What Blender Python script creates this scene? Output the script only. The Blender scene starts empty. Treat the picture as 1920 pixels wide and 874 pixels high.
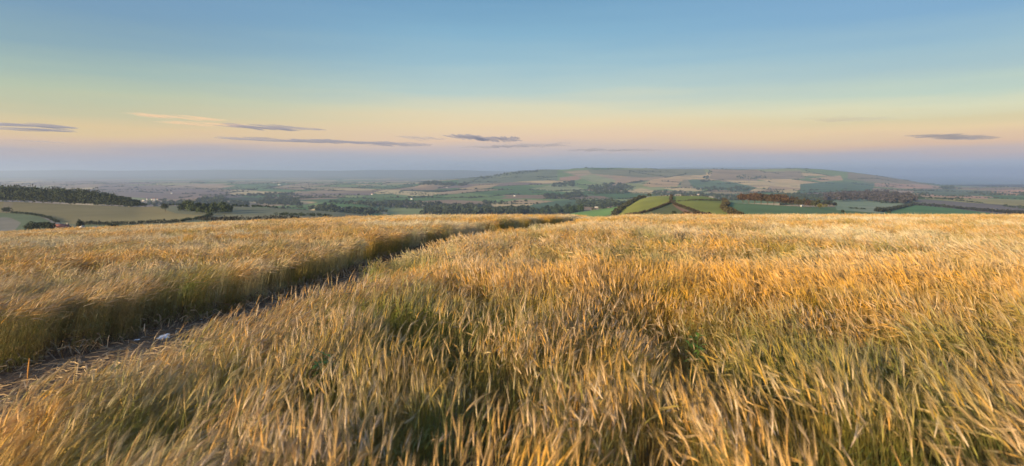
import bpy, math, random
import numpy as np
from mathutils import Vector

rng = np.random.default_rng(7)
random.seed(7)
R = math.radians
SC = bpy.context.scene
COL = SC.collection
F = 1920 * 20.0 / 36.0        # focal length in photo pixels
CX, HY = 960.0, 324.0         # principal column and eye-level row

# ------------------------------------------------------------------ camera
cd = bpy.data.cameras.new('camera'); cam = bpy.data.objects.new('camera', cd); COL.objects.link(cam)
cd.lens = 20.0; cd.sensor_width = 36.0
cd.shift_y = -(437.0 - HY) / 1920.0
cd.clip_start = 0.05; cd.clip_end = 120000
cam.location = (0, 0, 0); cam.rotation_euler = (R(90), 0, 0)
cd.dof.use_dof = True; cd.dof.focus_distance = 14.0; cd.dof.aperture_fstop = 1.3
SC.camera = cam

# ------------------------------------------------------------------ sky and sun
SUN_EL, SUN_AZ = 12.5, 224.0      # azimuth clockwise from +Y: low sun behind, to the left
def lin(r, g, b):
    return tuple(((c / 255) / 12.92 if c / 255 <= 0.04045 else ((c / 255 + 0.055) / 1.055) ** 2.4) for c in (r, g, b)) + (1,)
W = bpy.data.worlds.new('World'); SC.world = W; W.use_nodes = True
nt = W.node_tree; nt.nodes.clear()
def N(t, typ, **kw):
    n = t.nodes.new(typ)
    for k, v in kw.items(): setattr(n, k, v)
    return n
out = N(nt, 'ShaderNodeOutputWorld')
sky = N(nt, 'ShaderNodeTexSky', sky_type='NISHITA', sun_disc=False)
sky.sun_elevation = R(SUN_EL); sky.sun_rotation = R(SUN_AZ); sky.air_density = 1.2; sky.dust_density = 2.0
b1 = N(nt, 'ShaderNodeBackground'); b1.inputs[1].default_value = 0.09
nt.links.new(sky.outputs[0], b1.inputs[0])
tc = N(nt, 'ShaderNodeTexCoord'); sp = N(nt, 'ShaderNodeSeparateXYZ'); nt.links.new(tc.outputs['Generated'], sp.inputs[0])
def ramp(t, stops, src):
    r = N(t, 'ShaderNodeValToRGB'); e = r.color_ramp.elements
    while len(e) > 1: e.remove(e[-1])
    e[0].position = stops[0][0]; e[0].color = stops[0][1]
    for p, c in stops[1:]:
        x = e.new(p); x.color = c
    t.links.new(src, r.inputs[0]); return r
def zz(y): return (HY - y) / F / math.sqrt(1 + ((HY - y) / F) ** 2) * 2.0     # row -> ramp position (z doubled)
m2 = N(nt, 'ShaderNodeMath', operation='MULTIPLY'); m2.inputs[1].default_value = 2.0; nt.links.new(sp.outputs[2], m2.inputs[0])
_mp = N(nt, 'ShaderNodeMapping'); _mp.inputs['Scale'].default_value = (2.2, 2.2, 26); nt.links.new(tc.outputs['Generated'], _mp.inputs[0])
_nz = N(nt, 'ShaderNodeTexNoise'); _nz.inputs['Scale'].default_value = 1.6; _nz.inputs['Detail'].default_value = 5; nt.links.new(_mp.outputs[0], _nz.inputs['Vector'])
_a = N(nt, 'ShaderNodeMath', operation='MULTIPLY_ADD'); _a.inputs[1].default_value = .075; _a.inputs[2].default_value = -.0375; nt.links.new(_nz.outputs[0], _a.inputs[0])
_b = N(nt, 'ShaderNodeMath', operation='ADD', use_clamp=True); nt.links.new(m2.outputs[0], _b.inputs[0]); nt.links.new(_a.outputs[0], _b.inputs[1]); skyh = _b.outputs[0]
mid = ramp(nt, [(0.0, lin(160, 178, 198)), (zz(300), lin(176, 184, 200)), (zz(282), lin(202, 188, 192)), (zz(262), lin(240, 204, 174)), (zz(235), lin(244, 216, 170)), (zz(205), lin(226, 218, 184)), (zz(170), lin(186, 206, 200)), (zz(120), lin(154, 190, 204)), (zz(60), lin(126, 174, 202)), (zz(0), lin(106, 156, 192)), (0.8, lin(104, 148, 200)), (1.0, lin(104, 146, 200))], skyh)
def zs(y): return zz(y) / 1.30
left = ramp(nt, [(0.0, lin(160, 172, 192)), (zs(300), lin(170, 174, 192)), (zs(283), lin(186, 174, 180)), (zs(262), lin(230, 194, 160)), (zs(240), lin(236, 204, 148)), (zs(205), lin(205, 198, 158)), (zs(165), lin(184, 196, 168)), (zs(120), lin(160, 184, 176)), (zs(70), lin(132, 166, 180)), (zs(0), lin(112, 152, 182)), (0.8, lin(100, 142, 196)), (1.0, lin(104, 146, 200))], skyh)
right = ramp(nt, [(0.0, lin(166, 182, 204)), (zs(300), lin(178, 186, 206)), (zs(285), lin(196, 182, 188)), (zs(265), lin(236, 194, 160)), (zs(240), lin(244, 212, 160)), (zs(215), lin(226, 208, 160)), (zs(190), lin(222, 220, 184)), (zs(160), lin(190, 208, 192)), (zs(120), lin(166, 192, 196)), (zs(70), lin(146, 182, 200)), (zs(0), lin(118, 164, 200)), (0.8, lin(104, 148, 200)), (1.0, lin(104, 146, 200))], skyh)
mr = N(nt, 'ShaderNodeMapRange', interpolation_type='SMOOTHSTEP'); mr.inputs[1].default_value = 0.05; mr.inputs[2].default_value = 0.66; nt.links.new(sp.outputs[0], mr.inputs[0])
ml = N(nt, 'ShaderNodeMapRange', interpolation_type='SMOOTHSTEP'); ml.inputs[1].default_value = -0.05; ml.inputs[2].default_value = -0.66; nt.links.new(sp.outputs[0], ml.inputs[0])
m0 = N(nt, 'ShaderNodeMix', data_type='RGBA'); nt.links.new(mr.outputs[0], m0.inputs[0]); nt.links.new(mid.outputs[0], m0.inputs[6]); nt.links.new(right.outputs[0], m0.inputs[7])
mx = N(nt, 'ShaderNodeMix', data_type='RGBA'); nt.links.new(ml.outputs[0], mx.inputs[0]); nt.links.new(m0.outputs[2], mx.inputs[6]); nt.links.new(left.outputs[0], mx.inputs[7])
b2 = N(nt, 'ShaderNodeBackground'); b2.inputs[1].default_value = 0.565; nt.links.new(mx.outputs[2], b2.inputs[0])
gl = N(nt, 'ShaderNodeMapRange', interpolation_type='SMOOTHSTEP'); nt.links.new(sp.outputs[1], gl.inputs[0])
for _i, _v in enumerate((-.05, -.9, 0.0, 0.8)): gl.inputs[_i + 1].default_value = _v
glow = ramp(nt, [(0.0, (1.3, .85, .55, 1)), (0.35, (1.25, .95, .7, 1)), (0.9, (.55, .62, .8, 1)), (1.0, (.45, .55, .8, 1))], m2.outputs[0])
mg = N(nt, 'ShaderNodeMix', data_type='RGBA'); nt.links.new(gl.outputs[0], mg.inputs[0]); nt.links.new(mx.outputs[2], mg.inputs[6]); nt.links.new(glow.outputs[0], mg.inputs[7]); nt.links.new(mg.outputs[2], b2.inputs[0])
ms = N(nt, 'ShaderNodeMixShader'); ms.inputs[0].default_value = 0.88
nt.links.new(b1.outputs[0], ms.inputs[1]); nt.links.new(b2.outputs[0], ms.inputs[2]); nt.links.new(ms.outputs[0], out.inputs[0])

sd = bpy.data.lights.new('sun', 'SUN'); sun = bpy.data.objects.new('sun', sd); COL.objects.link(sun)
sd.energy = 5.0; sd.angle = R(1.5); sd.color = (1.0, 0.76, 0.43)
_sv = Vector((math.sin(R(SUN_AZ)) * math.cos(R(SUN_EL)), math.cos(R(SUN_AZ)) * math.cos(R(SUN_EL)), math.sin(R(SUN_EL))))
sun.rotation_euler = _sv.to_track_quat('Z', 'Y').to_euler()
SC.view_settings.view_transform = 'Standard'; SC.view_settings.look = 'None'
SC.view_settings.exposure = 0.88; SC.view_settings.gamma = 1.0; SC.view_settings.use_curve_mapping = False
cy = SC.cycles
cy.max_bounces = 6; cy.diffuse_bounces = 3; cy.glossy_bounces = 1; cy.transmission_bounces = 3; cy.transparent_max_bounces = 8
cy.volume_bounces = 2; cy.use_denoising = True; cy.caustics_reflective = False; cy.caustics_refractive = False
cy.sample_clamp_indirect = 4.0

# ------------------------------------------------------------------ helpers
def tag(o, label=None, cat=None, group=None, kind=None):
    if label: o['label'] = label
    if cat: o['category'] = cat
    if group: o['group'] = group
    if kind: o['kind'] = kind
    return o
def mesh_np(name, V, Fq, mat=None, cols=None, smooth=False, parent=None, matidx=None, link=True):
    """V (n,3); Fq (m,k) faces of equal size k (or a list of such arrays); cols (n,4) per-vertex colour"""
    if not isinstance(Fq, list): Fq = [Fq]
    me = bpy.data.meshes.new(name)
    V = np.asarray(V, dtype=np.float32)
    me.vertices.add(len(V)); me.vertices.foreach_set('co', V.ravel())
    loops = np.concatenate([f.ravel() for f in Fq]).astype(np.int32)
    tot = np.concatenate([np.full(len(f), f.shape[1]) for f in Fq]).astype(np.int32)
    st = np.concatenate([[0], np.cumsum(tot)[:-1]]).astype(np.int32)
    me.loops.add(len(loops)); me.loops.foreach_set('vertex_index', loops)
    me.polygons.add(len(tot)); me.polygons.foreach_set('loop_start', st)
    if smooth: me.polygons.foreach_set('use_smooth', np.ones(len(tot), dtype=bool))
    me.update(calc_edges=True); me.validate()
    if cols is not None:
        a = me.color_attributes.new('tint', 'FLOAT_COLOR', 'POINT')
        c = np.ones((len(V), 4), dtype=np.float32); cols = np.asarray(cols); c[:, :cols.shape[1]] = cols
        a.data.foreach_set('color', c.ravel())
    if mat: me.materials.append(mat)
    o = bpy.data.objects.new(name, me)
    if link: COL.objects.link(o)
    if parent: o.parent = parent
    return o
class MB:
    """collects shapes into one mesh"""
    def __init__(s): s.V = []; s.F = {}; s.n = 0; s.C = []
    def add(s, V, Fs, c=(1, 1, 1)):
        V = np.asarray(V, float)
        for f in (Fs if isinstance(Fs, list) else [Fs]):
            f = np.asarray(f); s.F.setdefault(f.shape[1], []).append(f + s.n)
        s.V.append(V); s.n += len(V)
        c = np.asarray(c, float)
        s.C.append(np.tile(c, (len(V), 1)) if c.ndim == 1 else c)
    def box(s, x0, x1, y0, y1, z0, z1, c=(1, 1, 1)):
        V = [(x, y, z) for z in (z0, z1) for y in (y0, y1) for x in (x0, x1)]
        s.add(V, [np.array([(0, 2, 3, 1), (4, 5, 7, 6), (0, 1, 5, 4), (2, 6, 7, 3), (0, 4, 6, 2), (1, 3, 7, 5)])], c)
    def tube(s, P, rad, k=5, c=(1, 1, 1)):
        P = np.asarray(P, float); rad = np.broadcast_to(rad, (len(P),))
        T = np.gradient(P, axis=0); T /= np.linalg.norm(T, axis=1)[:, None] + 1e-9
        up = np.array([1.0, 0.13, 0.07]); A = np.cross(T, up); A /= np.linalg.norm(A, axis=1)[:, None] + 1e-9; B = np.cross(T, A)
        an = np.linspace(0, 2 * np.pi, k, endpoint=False)
        V = (P[:, None] + rad[:, None, None] * (np.cos(an)[None, :, None] * A[:, None] + np.sin(an)[None, :, None] * B[:, None])).reshape(-1, 3)
        i = np.arange(len(P) - 1)[:, None] * k; j = np.arange(k)[None]; j2 = (j + 1) % k
        Fq = np.stack([i + j, i + j2, i + k + j2, i + k + j], -1).reshape(-1, 4)
        c = np.asarray(c, float)
        if c.ndim == 2: c = np.repeat(c, k, axis=0)
        s.add(V, Fq, c)
    def ribbon(s, P, wid, side, c=(1, 1, 1)):
        P = np.asarray(P, float); wid = np.broadcast_to(wid, (len(P),)); side = np.asarray(side, float)
        V = np.stack([P - side * wid[:, None] / 2, P + side * wid[:, None] / 2], 1).reshape(-1, 3)
        i = np.arange(len(P) - 1) * 2
        c = np.asarray(c, float)
        if c.ndim == 2: c = np.repeat(c, 2, axis=0)
        s.add(V, np.stack([i, i + 1, i + 3, i + 2], -1), c)
    def build(s, name, mat, parent=None, smooth=False, link=True):
        return mesh_np(name, np.concatenate(s.V), [np.concatenate(f) for f in s.F.values()], mat, np.concatenate(s.C), smooth, parent, link=link)
def empty(name, loc, rz=0):
    o = bpy.data.objects.new(name, None); o.location = loc; o.rotation_euler = (0, 0, rz); o.empty_display_size = 1; COL.objects.link(o); return o
def vnoise(x, y, seed=0):
    """smooth value noise in -1..1"""
    g = np.random.default_rng(1000 + seed).random((64, 64)) * 2 - 1
    x = np.asarray(x, float); y = np.asarray(y, float)
    xi = np.floor(x).astype(int); yi = np.floor(y).astype(int); fx = x - xi; fy = y - yi
    fx = fx * fx * (3 - 2 * fx); fy = fy * fy * (3 - 2 * fy)
    a = g[xi % 64, yi % 64]; b = g[(xi + 1) % 64, yi % 64]; c = g[xi % 64, (yi + 1) % 64]; d = g[(xi + 1) % 64, (yi + 1) % 64]
    return (a * (1 - fx) + b * fx) * (1 - fy) + (c * (1 - fx) + d * fx) * fy
def fbm(x, y, seed=0, o=3):
    return sum(vnoise(x * 2 ** k, y * 2 ** k, seed + k) / 2 ** k for k in range(o)) / 1.7
def inpoly(px, py, poly):
    px = np.asarray(px); py = np.asarray(py); r = np.zeros(px.shape, bool); n = len(poly)
    for i in range(n):
        x1, y1 = poly[i]; x2, y2 = poly[(i + 1) % n]
        if y1 == y2: continue
        c = ((y1 > py) != (y2 > py)) & (px < (x2 - x1) * (py - y1) / (y2 - y1) + x1); r ^= c
    return r

# ------------------------------------------------------------------ materials
def mat_new(name):
    m = bpy.data.materials.new(name); m.use_nodes = True; t = m.node_tree
    return m, t, t.nodes['Principled BSDF']
def mathn(t, op, a, b=None):
    n = N(t, 'ShaderNodeMath', operation=op)
    for i, v in enumerate((a, b)):
        if v is None: continue
        if isinstance(v, (int, float)): n.inputs[i].default_value = v
        else: t.links.new(v, n.inputs[i])
    return n.outputs[0]
def noise(t, scale, detail=4, rough=.55, vec=None, pos=True):
    n = N(t, 'ShaderNodeTexNoise'); n.inputs['Scale'].default_value = scale; n.inputs['Detail'].default_value = detail; n.inputs['Roughness'].default_value = rough
    if vec is None:
        g = N(t, 'ShaderNodeNewGeometry'); vec = g.outputs['Position']
    t.links.new(vec, n.inputs['Vector']); return n
def mixc(t, f, a, b, blend='MIX'):
    m = N(t, 'ShaderNodeMix', data_type='RGBA', blend_type=blend)
    for i, v in ((0, f), (6, a), (7, b)):
        if isinstance(v, (int, float)): m.inputs[i].default_value = v
        elif isinstance(v, tuple): m.inputs[i].default_value = v if len(v) == 4 else v + (1,)
        else: t.links.new(v, m.inputs[i])
    return m.outputs[2]
def maprange(t, v, a, b, c=0.0, d=1.0):
    n = N(t, 'ShaderNodeMapRange'); t.links.new(v, n.inputs[0])
    for i, x in enumerate((a, b, c, d)): n.inputs[i + 1].default_value = x
    return n.outputs[0]
def plain(name, c, rough=.8):
    m, t, p = mat_new(name); n = noise(t, 3.0)
    t.links.new(mixc(t, maprange(t, n.outputs[0], .3, .7), tuple(x * .8 for x in c), tuple(min(1, x * 1.15) for x in c)), p.inputs['Base Color'])
    p.inputs['Roughness'].default_value = rough; return m
def tinted(name, var=0.35, scale=.02, rough=.9):
    m, t, p = mat_new(name); a = N(t, 'ShaderNodeAttribute', attribute_name='tint'); n = noise(t, scale, 6, .65)
    g = N(t, 'ShaderNodeCombineColor')
    f = maprange(t, n.outputs[0], .3, .7, 1 - var, 1 + var)
    for i in range(3): t.links.new(f, g.inputs[i])
    t.links.new(mixc(t, 1.0, a.outputs['Color'], g.outputs[0], 'MULTIPLY'), p.inputs['Base Color'])
    p.inputs['Roughness'].default_value = rough; p.inputs['Specular IOR Level'].default_value = .15; return m
M_land = tinted('farmland', .22, .006, 1.0)
M_leaf = tinted('tree_leaves', .3, .3)
M_bark = plain('bark', (.09, .065, .045))
M_wallw = plain('white_render', (.75, .75, .74)); M_walld = plain('weathered_render', (.46, .45, .43)); M_wallg = plain('stone_wall', (.34, .3, .26)); M_roof = plain('grey_slate_roof', (.13, .13, .15)); M_roofr = plain('red_tile_roof', (.27, .1, .07))
M_glass, _t, _p = mat_new('dark_glass'); _p.inputs['Base Color'].default_value = (.03, .035, .04, 1); _p.inputs['Roughness'].default_value = .15
M_lane = plain('worn_asphalt', (.16, .155, .15), .9)
M_steel = plain('galvanised_steel', (.3, .3, .31), .5)

# ------------------------------------------------------------------ near field ground
EYE, CROP = 2.45, 0.87
def zf(X, Y):
    X = np.asarray(X, float); Y = np.asarray(Y, float)
    Yp = np.maximum(Y, 0)
    w = 0.07 * Yp + 0.6; u = (-X - 0.24 * Yp) / w
    sp = w * np.logaddexp(0, u)
    z = -EYE - 0.0375 * Y - 0.00026 * Yp ** 2 - 0.045 * (sp - 0.6 * math.log(2))
    z = z - 0.0012 * np.maximum(Y - 95, 0) ** 2 - 0.0004 * np.maximum(np.abs(X) - 120, 0) ** 2
    z = z + 0.05 * fbm(X / 5.0, Y / 5.0, 3) * np.clip(Y / 6, 0.2, 1) * np.interp(Y, [18, 32], [1, .3]) - 0.10 * np.exp(-((X - 9 - .0 * Y) / 1.5) ** 2) * 0
    return z
def at_field(px, py, h=0.0):
    """the point where the line of sight through a photo pixel meets the field, h above the ground"""
    Y = np.linspace(1.2, 90, 6000); X = (px - CX) / F * Y; d = -(py - HY) / F * Y - (zf(X, Y) + h)
    i = int(np.argmax(d < 0)); return np.array([X[i], Y[i], float(zf(X[i], Y[i]))])
# tramline: left edge follows the foot of the standing crop in the photo
TL = np.array([at_field(*p)[:2] for p in [(0, 702), (200, 648), (330, 612), (450, 583), (560, 548), (640, 520), (710, 492), (780, 472), (850, 457), (930, 443), (1000, 431), (1060, 421)]])
TL = np.vstack([[TL[0][0] - 1.2, TL[0][1] - 4.5], [TL[0][0] - .3, TL[0][1] - 1.2], TL, TL[-1] + (TL[-1] - TL[-2]) * 1.0, TL[-1] + (TL[-1] - TL[-2]) * 3.5])
def track_u(X, Y):
    """signed distance across the tramline, metres to the right of its left edge"""
    xe = np.interp(Y, TL[:, 1], TL[:, 0]); sl = np.gradient(TL[:, 0], TL[:, 1]); s = np.interp(Y, TL[:, 1], sl)
    return (X - xe) / np.sqrt(1 + s ** 2)
TR = np.array([at_field(*p, 1.5)[:2] for p in [(0, 722), (120, 692), (200, 666), (330, 622), (420, 598), (500, 570), (600, 530), (700, 502), (800, 467), (870, 450)]])
TR = TR[np.argsort(TR[:, 1])]
def track_w(Y):
    w = np.interp(Y, TR[:, 1], TR[:, 0]) - np.interp(Y, TL[:, 1], TL[:, 0])
    w = np.where(Y > 14, w * 0 + np.interp(Y, [14, 22, 30, 45, 74], [2.0, 2.3, 2.9, 3.5, 3.7]), w); return np.clip(w * np.interp(Y, [3, 9, 14], [1.03, 1.03, .95]), .9, 3.4)
print('TL', TL.round(1).tolist(), 'TR', TR.round(1).tolist())

gx = np.concatenate([-np.geomspace(1, 150, 90)[::-1], np.linspace(-.95, .95, 12), np.geomspace(1, 150, 90)])
gy = np.concatenate([np.linspace(-60, 0, 20), np.linspace(.4, 16, 60), np.geomspace(16.3, 150, 90)])
GX, GY = np.meshgrid(gx, gy); GZ = zf(GX, GY)
u = track_u(GX, GY); tw = track_w(GY)
rut = np.exp(-((u - tw * .55) / .45) ** 2); GZ = GZ - .05 * rut * (GY > 1) + .012 * fbm(GX * 1.5, GY * 1.5, 9)
idx = np.arange(GX.size).reshape(GX.shape)
quad = np.stack([idx[:-1, :-1], idx[:-1, 1:], idx[1:, 1:], idx[1:, :-1]], -1).reshape(-1, 4)
def soil():
    m, t, p = mat_new('chalky_soil'); a = noise(t, 1.3, 8, .7); b = noise(t, 14, 6, .7); c = noise(t, 38, 3, .6)
    col = mixc(t, maprange(t, a.outputs[0], .35, .65), (.13, .082, .05), (.24, .165, .105))
    col = mixc(t, maprange(t, b.outputs[0], .5, .75), col, (.06, .042, .03))
    vo = N(t, 'ShaderNodeTexVoronoi'); vo.inputs['Scale'].default_value = 16; g_n = N(t, 'ShaderNodeNewGeometry'); t.links.new(g_n.outputs['Position'], vo.inputs['Vector'])
    col = mixc(t, mathn(t, 'MULTIPLY', maprange(t, vo.outputs['Distance'], .16, .10), maprange(t, a.outputs[0], .5, .56)), col, (.5, .48, .45))
    t.links.new(col, p.inputs['Base Color']); p.inputs['Roughness'].default_value = .95; p.inputs['Specular IOR Level'].default_value = .2
    bm = N(t, 'ShaderNodeBump'); bm.inputs['Strength'].default_value = .8; bm.inputs['Distance'].default_value = .04
    t.links.new(b.outputs[0], bm.inputs['Height']); t.links.new(bm.outputs[0], p.inputs['Normal']); return m
fg = mesh_np('field_ground', np.stack([GX, GY, GZ], -1).reshape(-1, 3), quad, soil(), smooth=True)
tag(fg, 'bare brown chalky soil of the hilltop field under the barley', 'ground', kind='structure')

# ------------------------------------------------------------------ far land: heights by bearing and distance
XS = np.array([-500, 0, 80, 160, 260, 320, 400, 480, 560, 640, 720, 800, 880, 945, 960, 1010, 1085, 1130, 1160, 1200, 1240, 1300, 1350, 1400, 1450, 1500, 1540, 1600, 1650, 1700, 1760, 1800, 1860, 1890, 1920, 2500], float)
DS = np.array([110, 160, 300, 480, 780, 1000, 1500, 1900, 2700, 4000, 5000, 6000, 6700, 8500, 11500, 15000, 17500, 19000, 22000, 30000], float)
HC = 122.0
fl = {d: HY + HC * F / d for d in DS}
prof = {
 110: lambda x: 520 + 0 * x, 160: lambda x: 490 + 0 * x,
 300: lambda x: np.interp(x, [-500, 0, 120, 300, 480, 640, 800, 1100, 1250, 1400, 1920], [446, 446, 444, 434, 426, 424, 440, 440, 430, 412, 412]),
 480: lambda x: np.interp(x, [-500, 0, 60, 120, 300, 480, 640, 800, 1100, 1180, 1260, 1400, 1600, 1920], [432, 430, 427, 426, 422, 414, 412, 440, 435, 412, 404, 404, 405, 412]),
 780: lambda x: np.interp(x, [-500, 0, 80, 160, 260, 320, 400, 480, 560, 640, 720, 800, 1060, 1130, 1160, 1200, 1240, 1300, 1360, 1400, 1500, 1580, 1700, 1920], [372, 376, 379, 383, 387, 384, 385, 387, 391, 397, 405, 435, 425, 410, 398, 380, 374, 374, 382, 381, 387, 392, 402, 408]),
 1000: lambda x: np.interp(x, [-500, 0, 300, 480, 640, 800, 1040, 1080, 1130, 1165, 1200, 1225, 1320, 1360, 1380, 1450, 1560, 1650, 1920], [385, 388, 396, 402, 420, 430, 408, 398, 391, 386, 372, 366.5, 366.5, 376, 381, 388, 390, 396, 402]),
 1500: lambda x: np.interp(x, [-500, 0, 500, 900, 1050, 1150, 1300, 1450, 1560, 1650, 1720, 1920], [406, 408, 408, 405, 404, 396, 388, 386, 380, 385, 383, 398]),
 1900: lambda x: np.interp(x, [-500, 300, 580, 620, 680, 730, 780, 1000, 1200, 1500, 1600, 1700, 1800, 1920], [392, 392, 394, 381, 384, 394, 394, 392, 384, 380, 374, 372, 376, 380]),
 2700: lambda x: np.interp(x, [-500, 340, 380, 430, 480, 560, 900, 1100, 1400, 1560, 1600, 1650, 1700, 1800, 1920], [378, 376, 371, 373, 378, 377, 375, 374, 371, 366, 362, 363, 366, 366, 369]),
 4000: lambda x: np.interp(x, [-500, 400, 780, 900, 1000, 1200, 1400, 1550, 1700, 1800, 1920], [360, 359, 357, 352, 352, 351, 350, 351, 357, 359, 358]),
 5000: lambda x: np.interp(x, [-500, 700, 780, 800, 815, 835, 870, 945, 1000, 1085, 1200, 1400, 1500, 1600, 1700, 1780, 1920], [351, 351, 347, 340, 339, 343, 342, 338, 333, 332, 334, 334, 334, 340, 349, 352.5, 351]),
 6000: lambda x: np.interp(x, [-500, 780, 830, 880, 930, 952, 958, 1000, 1012, 1060, 1085, 1170, 1240, 1400, 1500, 1540, 1600, 1650, 1700, 1760, 1785, 1835, 1890, 1920, 2500], [344, 344, 338, 333, 328, 322, 319.5, 319, 315, 316, 313, 312.5, 315, 315.5, 313, 314.5, 321.5, 328, 337, 347.5, 352, 352.5, 349.5, 351, 352]),
 6700: lambda x: np.interp(x, [-500, 780, 900, 960, 1100, 1500, 1700, 1900, 2500], [342, 342, 338, 328, 322, 322, 342, 354, 356]),
 8500: lambda x: np.interp(x, [1600, 1760], [340, 348]), 11500: lambda x: np.interp(x, [1600, 1760], [335, 342]), 15000: lambda x: np.interp(x, [1600, 1760], [331, 338]),
 17500: lambda x: np.interp(x, [-500, 0, 100, 130, 165, 220, 400, 480, 620, 700, 880, 960, 1200, 1260, 1500, 1560, 1700, 2500], [319, 319, 317, 315.8, 317.8, 319, 316.5, 317, 320, 316.8, 318, 326, 320, 312.5, 312.8, 316, 336, 337]),
 19000: lambda x: np.interp(x, [-500, 0, 300, 900, 1260, 1500, 1700, 2500], [323, 322, 320, 320, 315, 315, 335, 336]),
 22000: lambda x: np.interp(x, [1550, 1700], [330, 334]), 30000: lambda x: np.interp(x, [1550, 1700], [328, 331]),
}
TX = np.arange(-520, 2521, 5.0); TD = np.geomspace(110, 30000, 420); LD = np.log(TD)
_rows = np.stack([prof[int(d)](TX) for d in DS])                           # DS x TX
TY = np.stack([np.interp(LD, np.log(DS), _rows[:, i]) for i in range(len(TX))], 1)   # TD x TX
def gk(s):
    r = int(3 * s) + 1; k = np.exp(-np.arange(-r, r + 1) ** 2 / (2 * s * s)); return k / k.sum()
def smooth_axis(A, s, ax):
    k = gk(s); r = len(k) // 2; P = np.pad(A, [(r, r) if a == ax else (0, 0) for a in (0, 1)], mode='edge')
    return sum(k[i] * (P[i:i + A.shape[0]] if ax == 0 else P[:, i:i + A.shape[1]]) for i in range(len(k)))
TY = smooth_axis(smooth_axis(TY, 2.6, 0), 1.3, 1)
_wx = (TX[None] - CX) / F * TD[:, None]
TY = TY + 1.5 * fbm(_wx / 900, TD[:, None] / 900 + 0 * _wx, 21, 3) * np.interp(TD, [900, 1500, 9000, 15000], [0, 1, .9, .25])[:, None] + .5 * fbm(_wx / 140, TD[:, None] / 140 + 0 * _wx, 31, 2) * np.interp(TD, [200, 700, 6500, 9000], [.2, .5, .8, 0])[:, None]
TY = TY + 2.4 * fbm(_wx / 520 + 3, TD[:, None] / 1500 + 0 * _wx, 25, 2) * np.interp(TD, [3400, 4300, 5400, 5900], [0, 1, 1, 0])[:, None] + 1.6 * fbm(_wx / 2200, TD[:, None] / 2600 + 0 * _wx, 27, 3) * np.interp(TD, [8000, 10500, 15000, 16500], [0, 1, 1, 0])[:, None]
def ytab(px, D):
    fx = np.clip((px - TX[0]) / 5.0, 0, len(TX) - 1.001); fd = np.clip((np.log(D) - LD[0]) / (LD[1] - LD[0]), 0, len(LD) - 1.001)
    i = fx.astype(int); j = fd.astype(int); a = fx - i; b = fd - j
    return (TY[j, i] * (1 - a) + TY[j, i + 1] * a) * (1 - b) + (TY[j + 1, i] * (1 - a) + TY[j + 1, i + 1] * a) * b
def zland(X, Y):
    X = np.atleast_1d(np.asarray(X, float)); Y = np.atleast_1d(np.asarray(Y, float))
    px = CX + X / Y * F; return -(ytab(px, Y) - HY) / F * Y
def at(px, py, dmin=250, dmax=21000):
    """the point of the land seen through a photo pixel, first one beyond dmin"""
    D = np.geomspace(dmin, dmax, 500); y = ytab(np.full(500, float(px)), D)
    j = np.nonzero(y <= py)[0]; k = int(j[0]) if len(j) else int(np.argmin(y))
    d = D[k]; return np.array([(px - CX) / F * d, d, -(float(y[k]) - HY) / F * d])

# field parcels by repeated cutting of the plane
parcels = []; edges = []
def cut(poly, size, depth=0):
    P = np.array(poly); c = P.mean(0); e = np.roll(P, -1, 0) - P; L = np.hypot(e[:, 0], e[:, 1])
    A = abs(np.sum(P[:, 0] * np.roll(P[:, 1], -1) - P[:, 1] * np.roll(P[:, 0], -1))) / 2
    t = size * (1 + c[1] / 7000.0)
    if A < (t * random.uniform(.65, 1.5)) ** 2 or depth > 13: parcels.append(P); return
    cv = P - c; ax = np.linalg.svd(cv)[2][0]; ang = math.atan2(ax[1], ax[0]) + math.pi / 2 + random.gauss(0, .2)
    q = c + ax * random.uniform(-.14, .14) * math.sqrt(A); n = np.array([-math.sin(ang), math.cos(ang)]); s = cv @ n - (q - c) @ n
    a, b, X = [], [], []
    for i in range(len(P)):
        j = (i + 1) % len(P)
        (a if s[i] >= 0 else b).append(P[i])
        if s[i] * s[j] < 0:
            x = P[i] + (P[j] - P[i]) * s[i] / (s[i] - s[j]); a.append(x); b.append(x); X.append(x)
    if len(a) < 3 or len(b) < 3: parcels.append(P); return
    edges.append((X[0], X[1])); cut(a, size, depth + 1); cut(b, size, depth + 1)
cut([(-17000, 1100), (17000, 1100), (17000, 16000), (-17000, 16000)], 300)
PC = np.array([p.mean(0) for p in parcels])

NC, NR = 1500, 640
cxs = np.concatenate([np.linspace(-490, -60, 60), np.linspace(-55, 1975, NC), np.linspace(1980, 2490, 60)])
rds = np.geomspace(118, 29500, NR)
PXg, DDg = np.meshgrid(cxs, rds); Yp = ytab(PXg, DDg)
LX = (PXg - CX) / F * DDg; LZ = -(Yp - HY) / F * DDg
# nearest-parcel lookup through a raster of the plane
rs = 12.0; nx, ny = int(34000 / rs), int(14900 / rs)
ras = np.full((ny, nx), -1, np.int16)
for k, P in enumerate(parcels):
    x0 = max(0, int((P[:, 0].min() + 17000) / rs)); x1 = min(nx, int((P[:, 0].max() + 17000) / rs) + 2)
    y0 = max(0, int((P[:, 1].min() - 1100) / rs)); y1 = min(ny, int((P[:, 1].max() - 1100) / rs) + 2)
    a, b = np.meshgrid((np.arange(x0, x1) + .5) * rs - 17000, (np.arange(y0, y1) + .5) * rs + 1100)
    m = inpoly(a, b, [tuple(v) for v in P]); ras[y0:y1, x0:x1][m] = k
wx = LX + 60 * fbm(LX / 420, DDg / 420, 41, 2); wy = DDg + 60 * fbm(LX / 420 + 9, DDg / 420, 43, 2)
pid = ras[np.clip(((wy - 1100) / rs).astype(int), 0, ny - 1), np.clip(((wx + 17000) / rs).astype(int), 0, nx - 1)]
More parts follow.
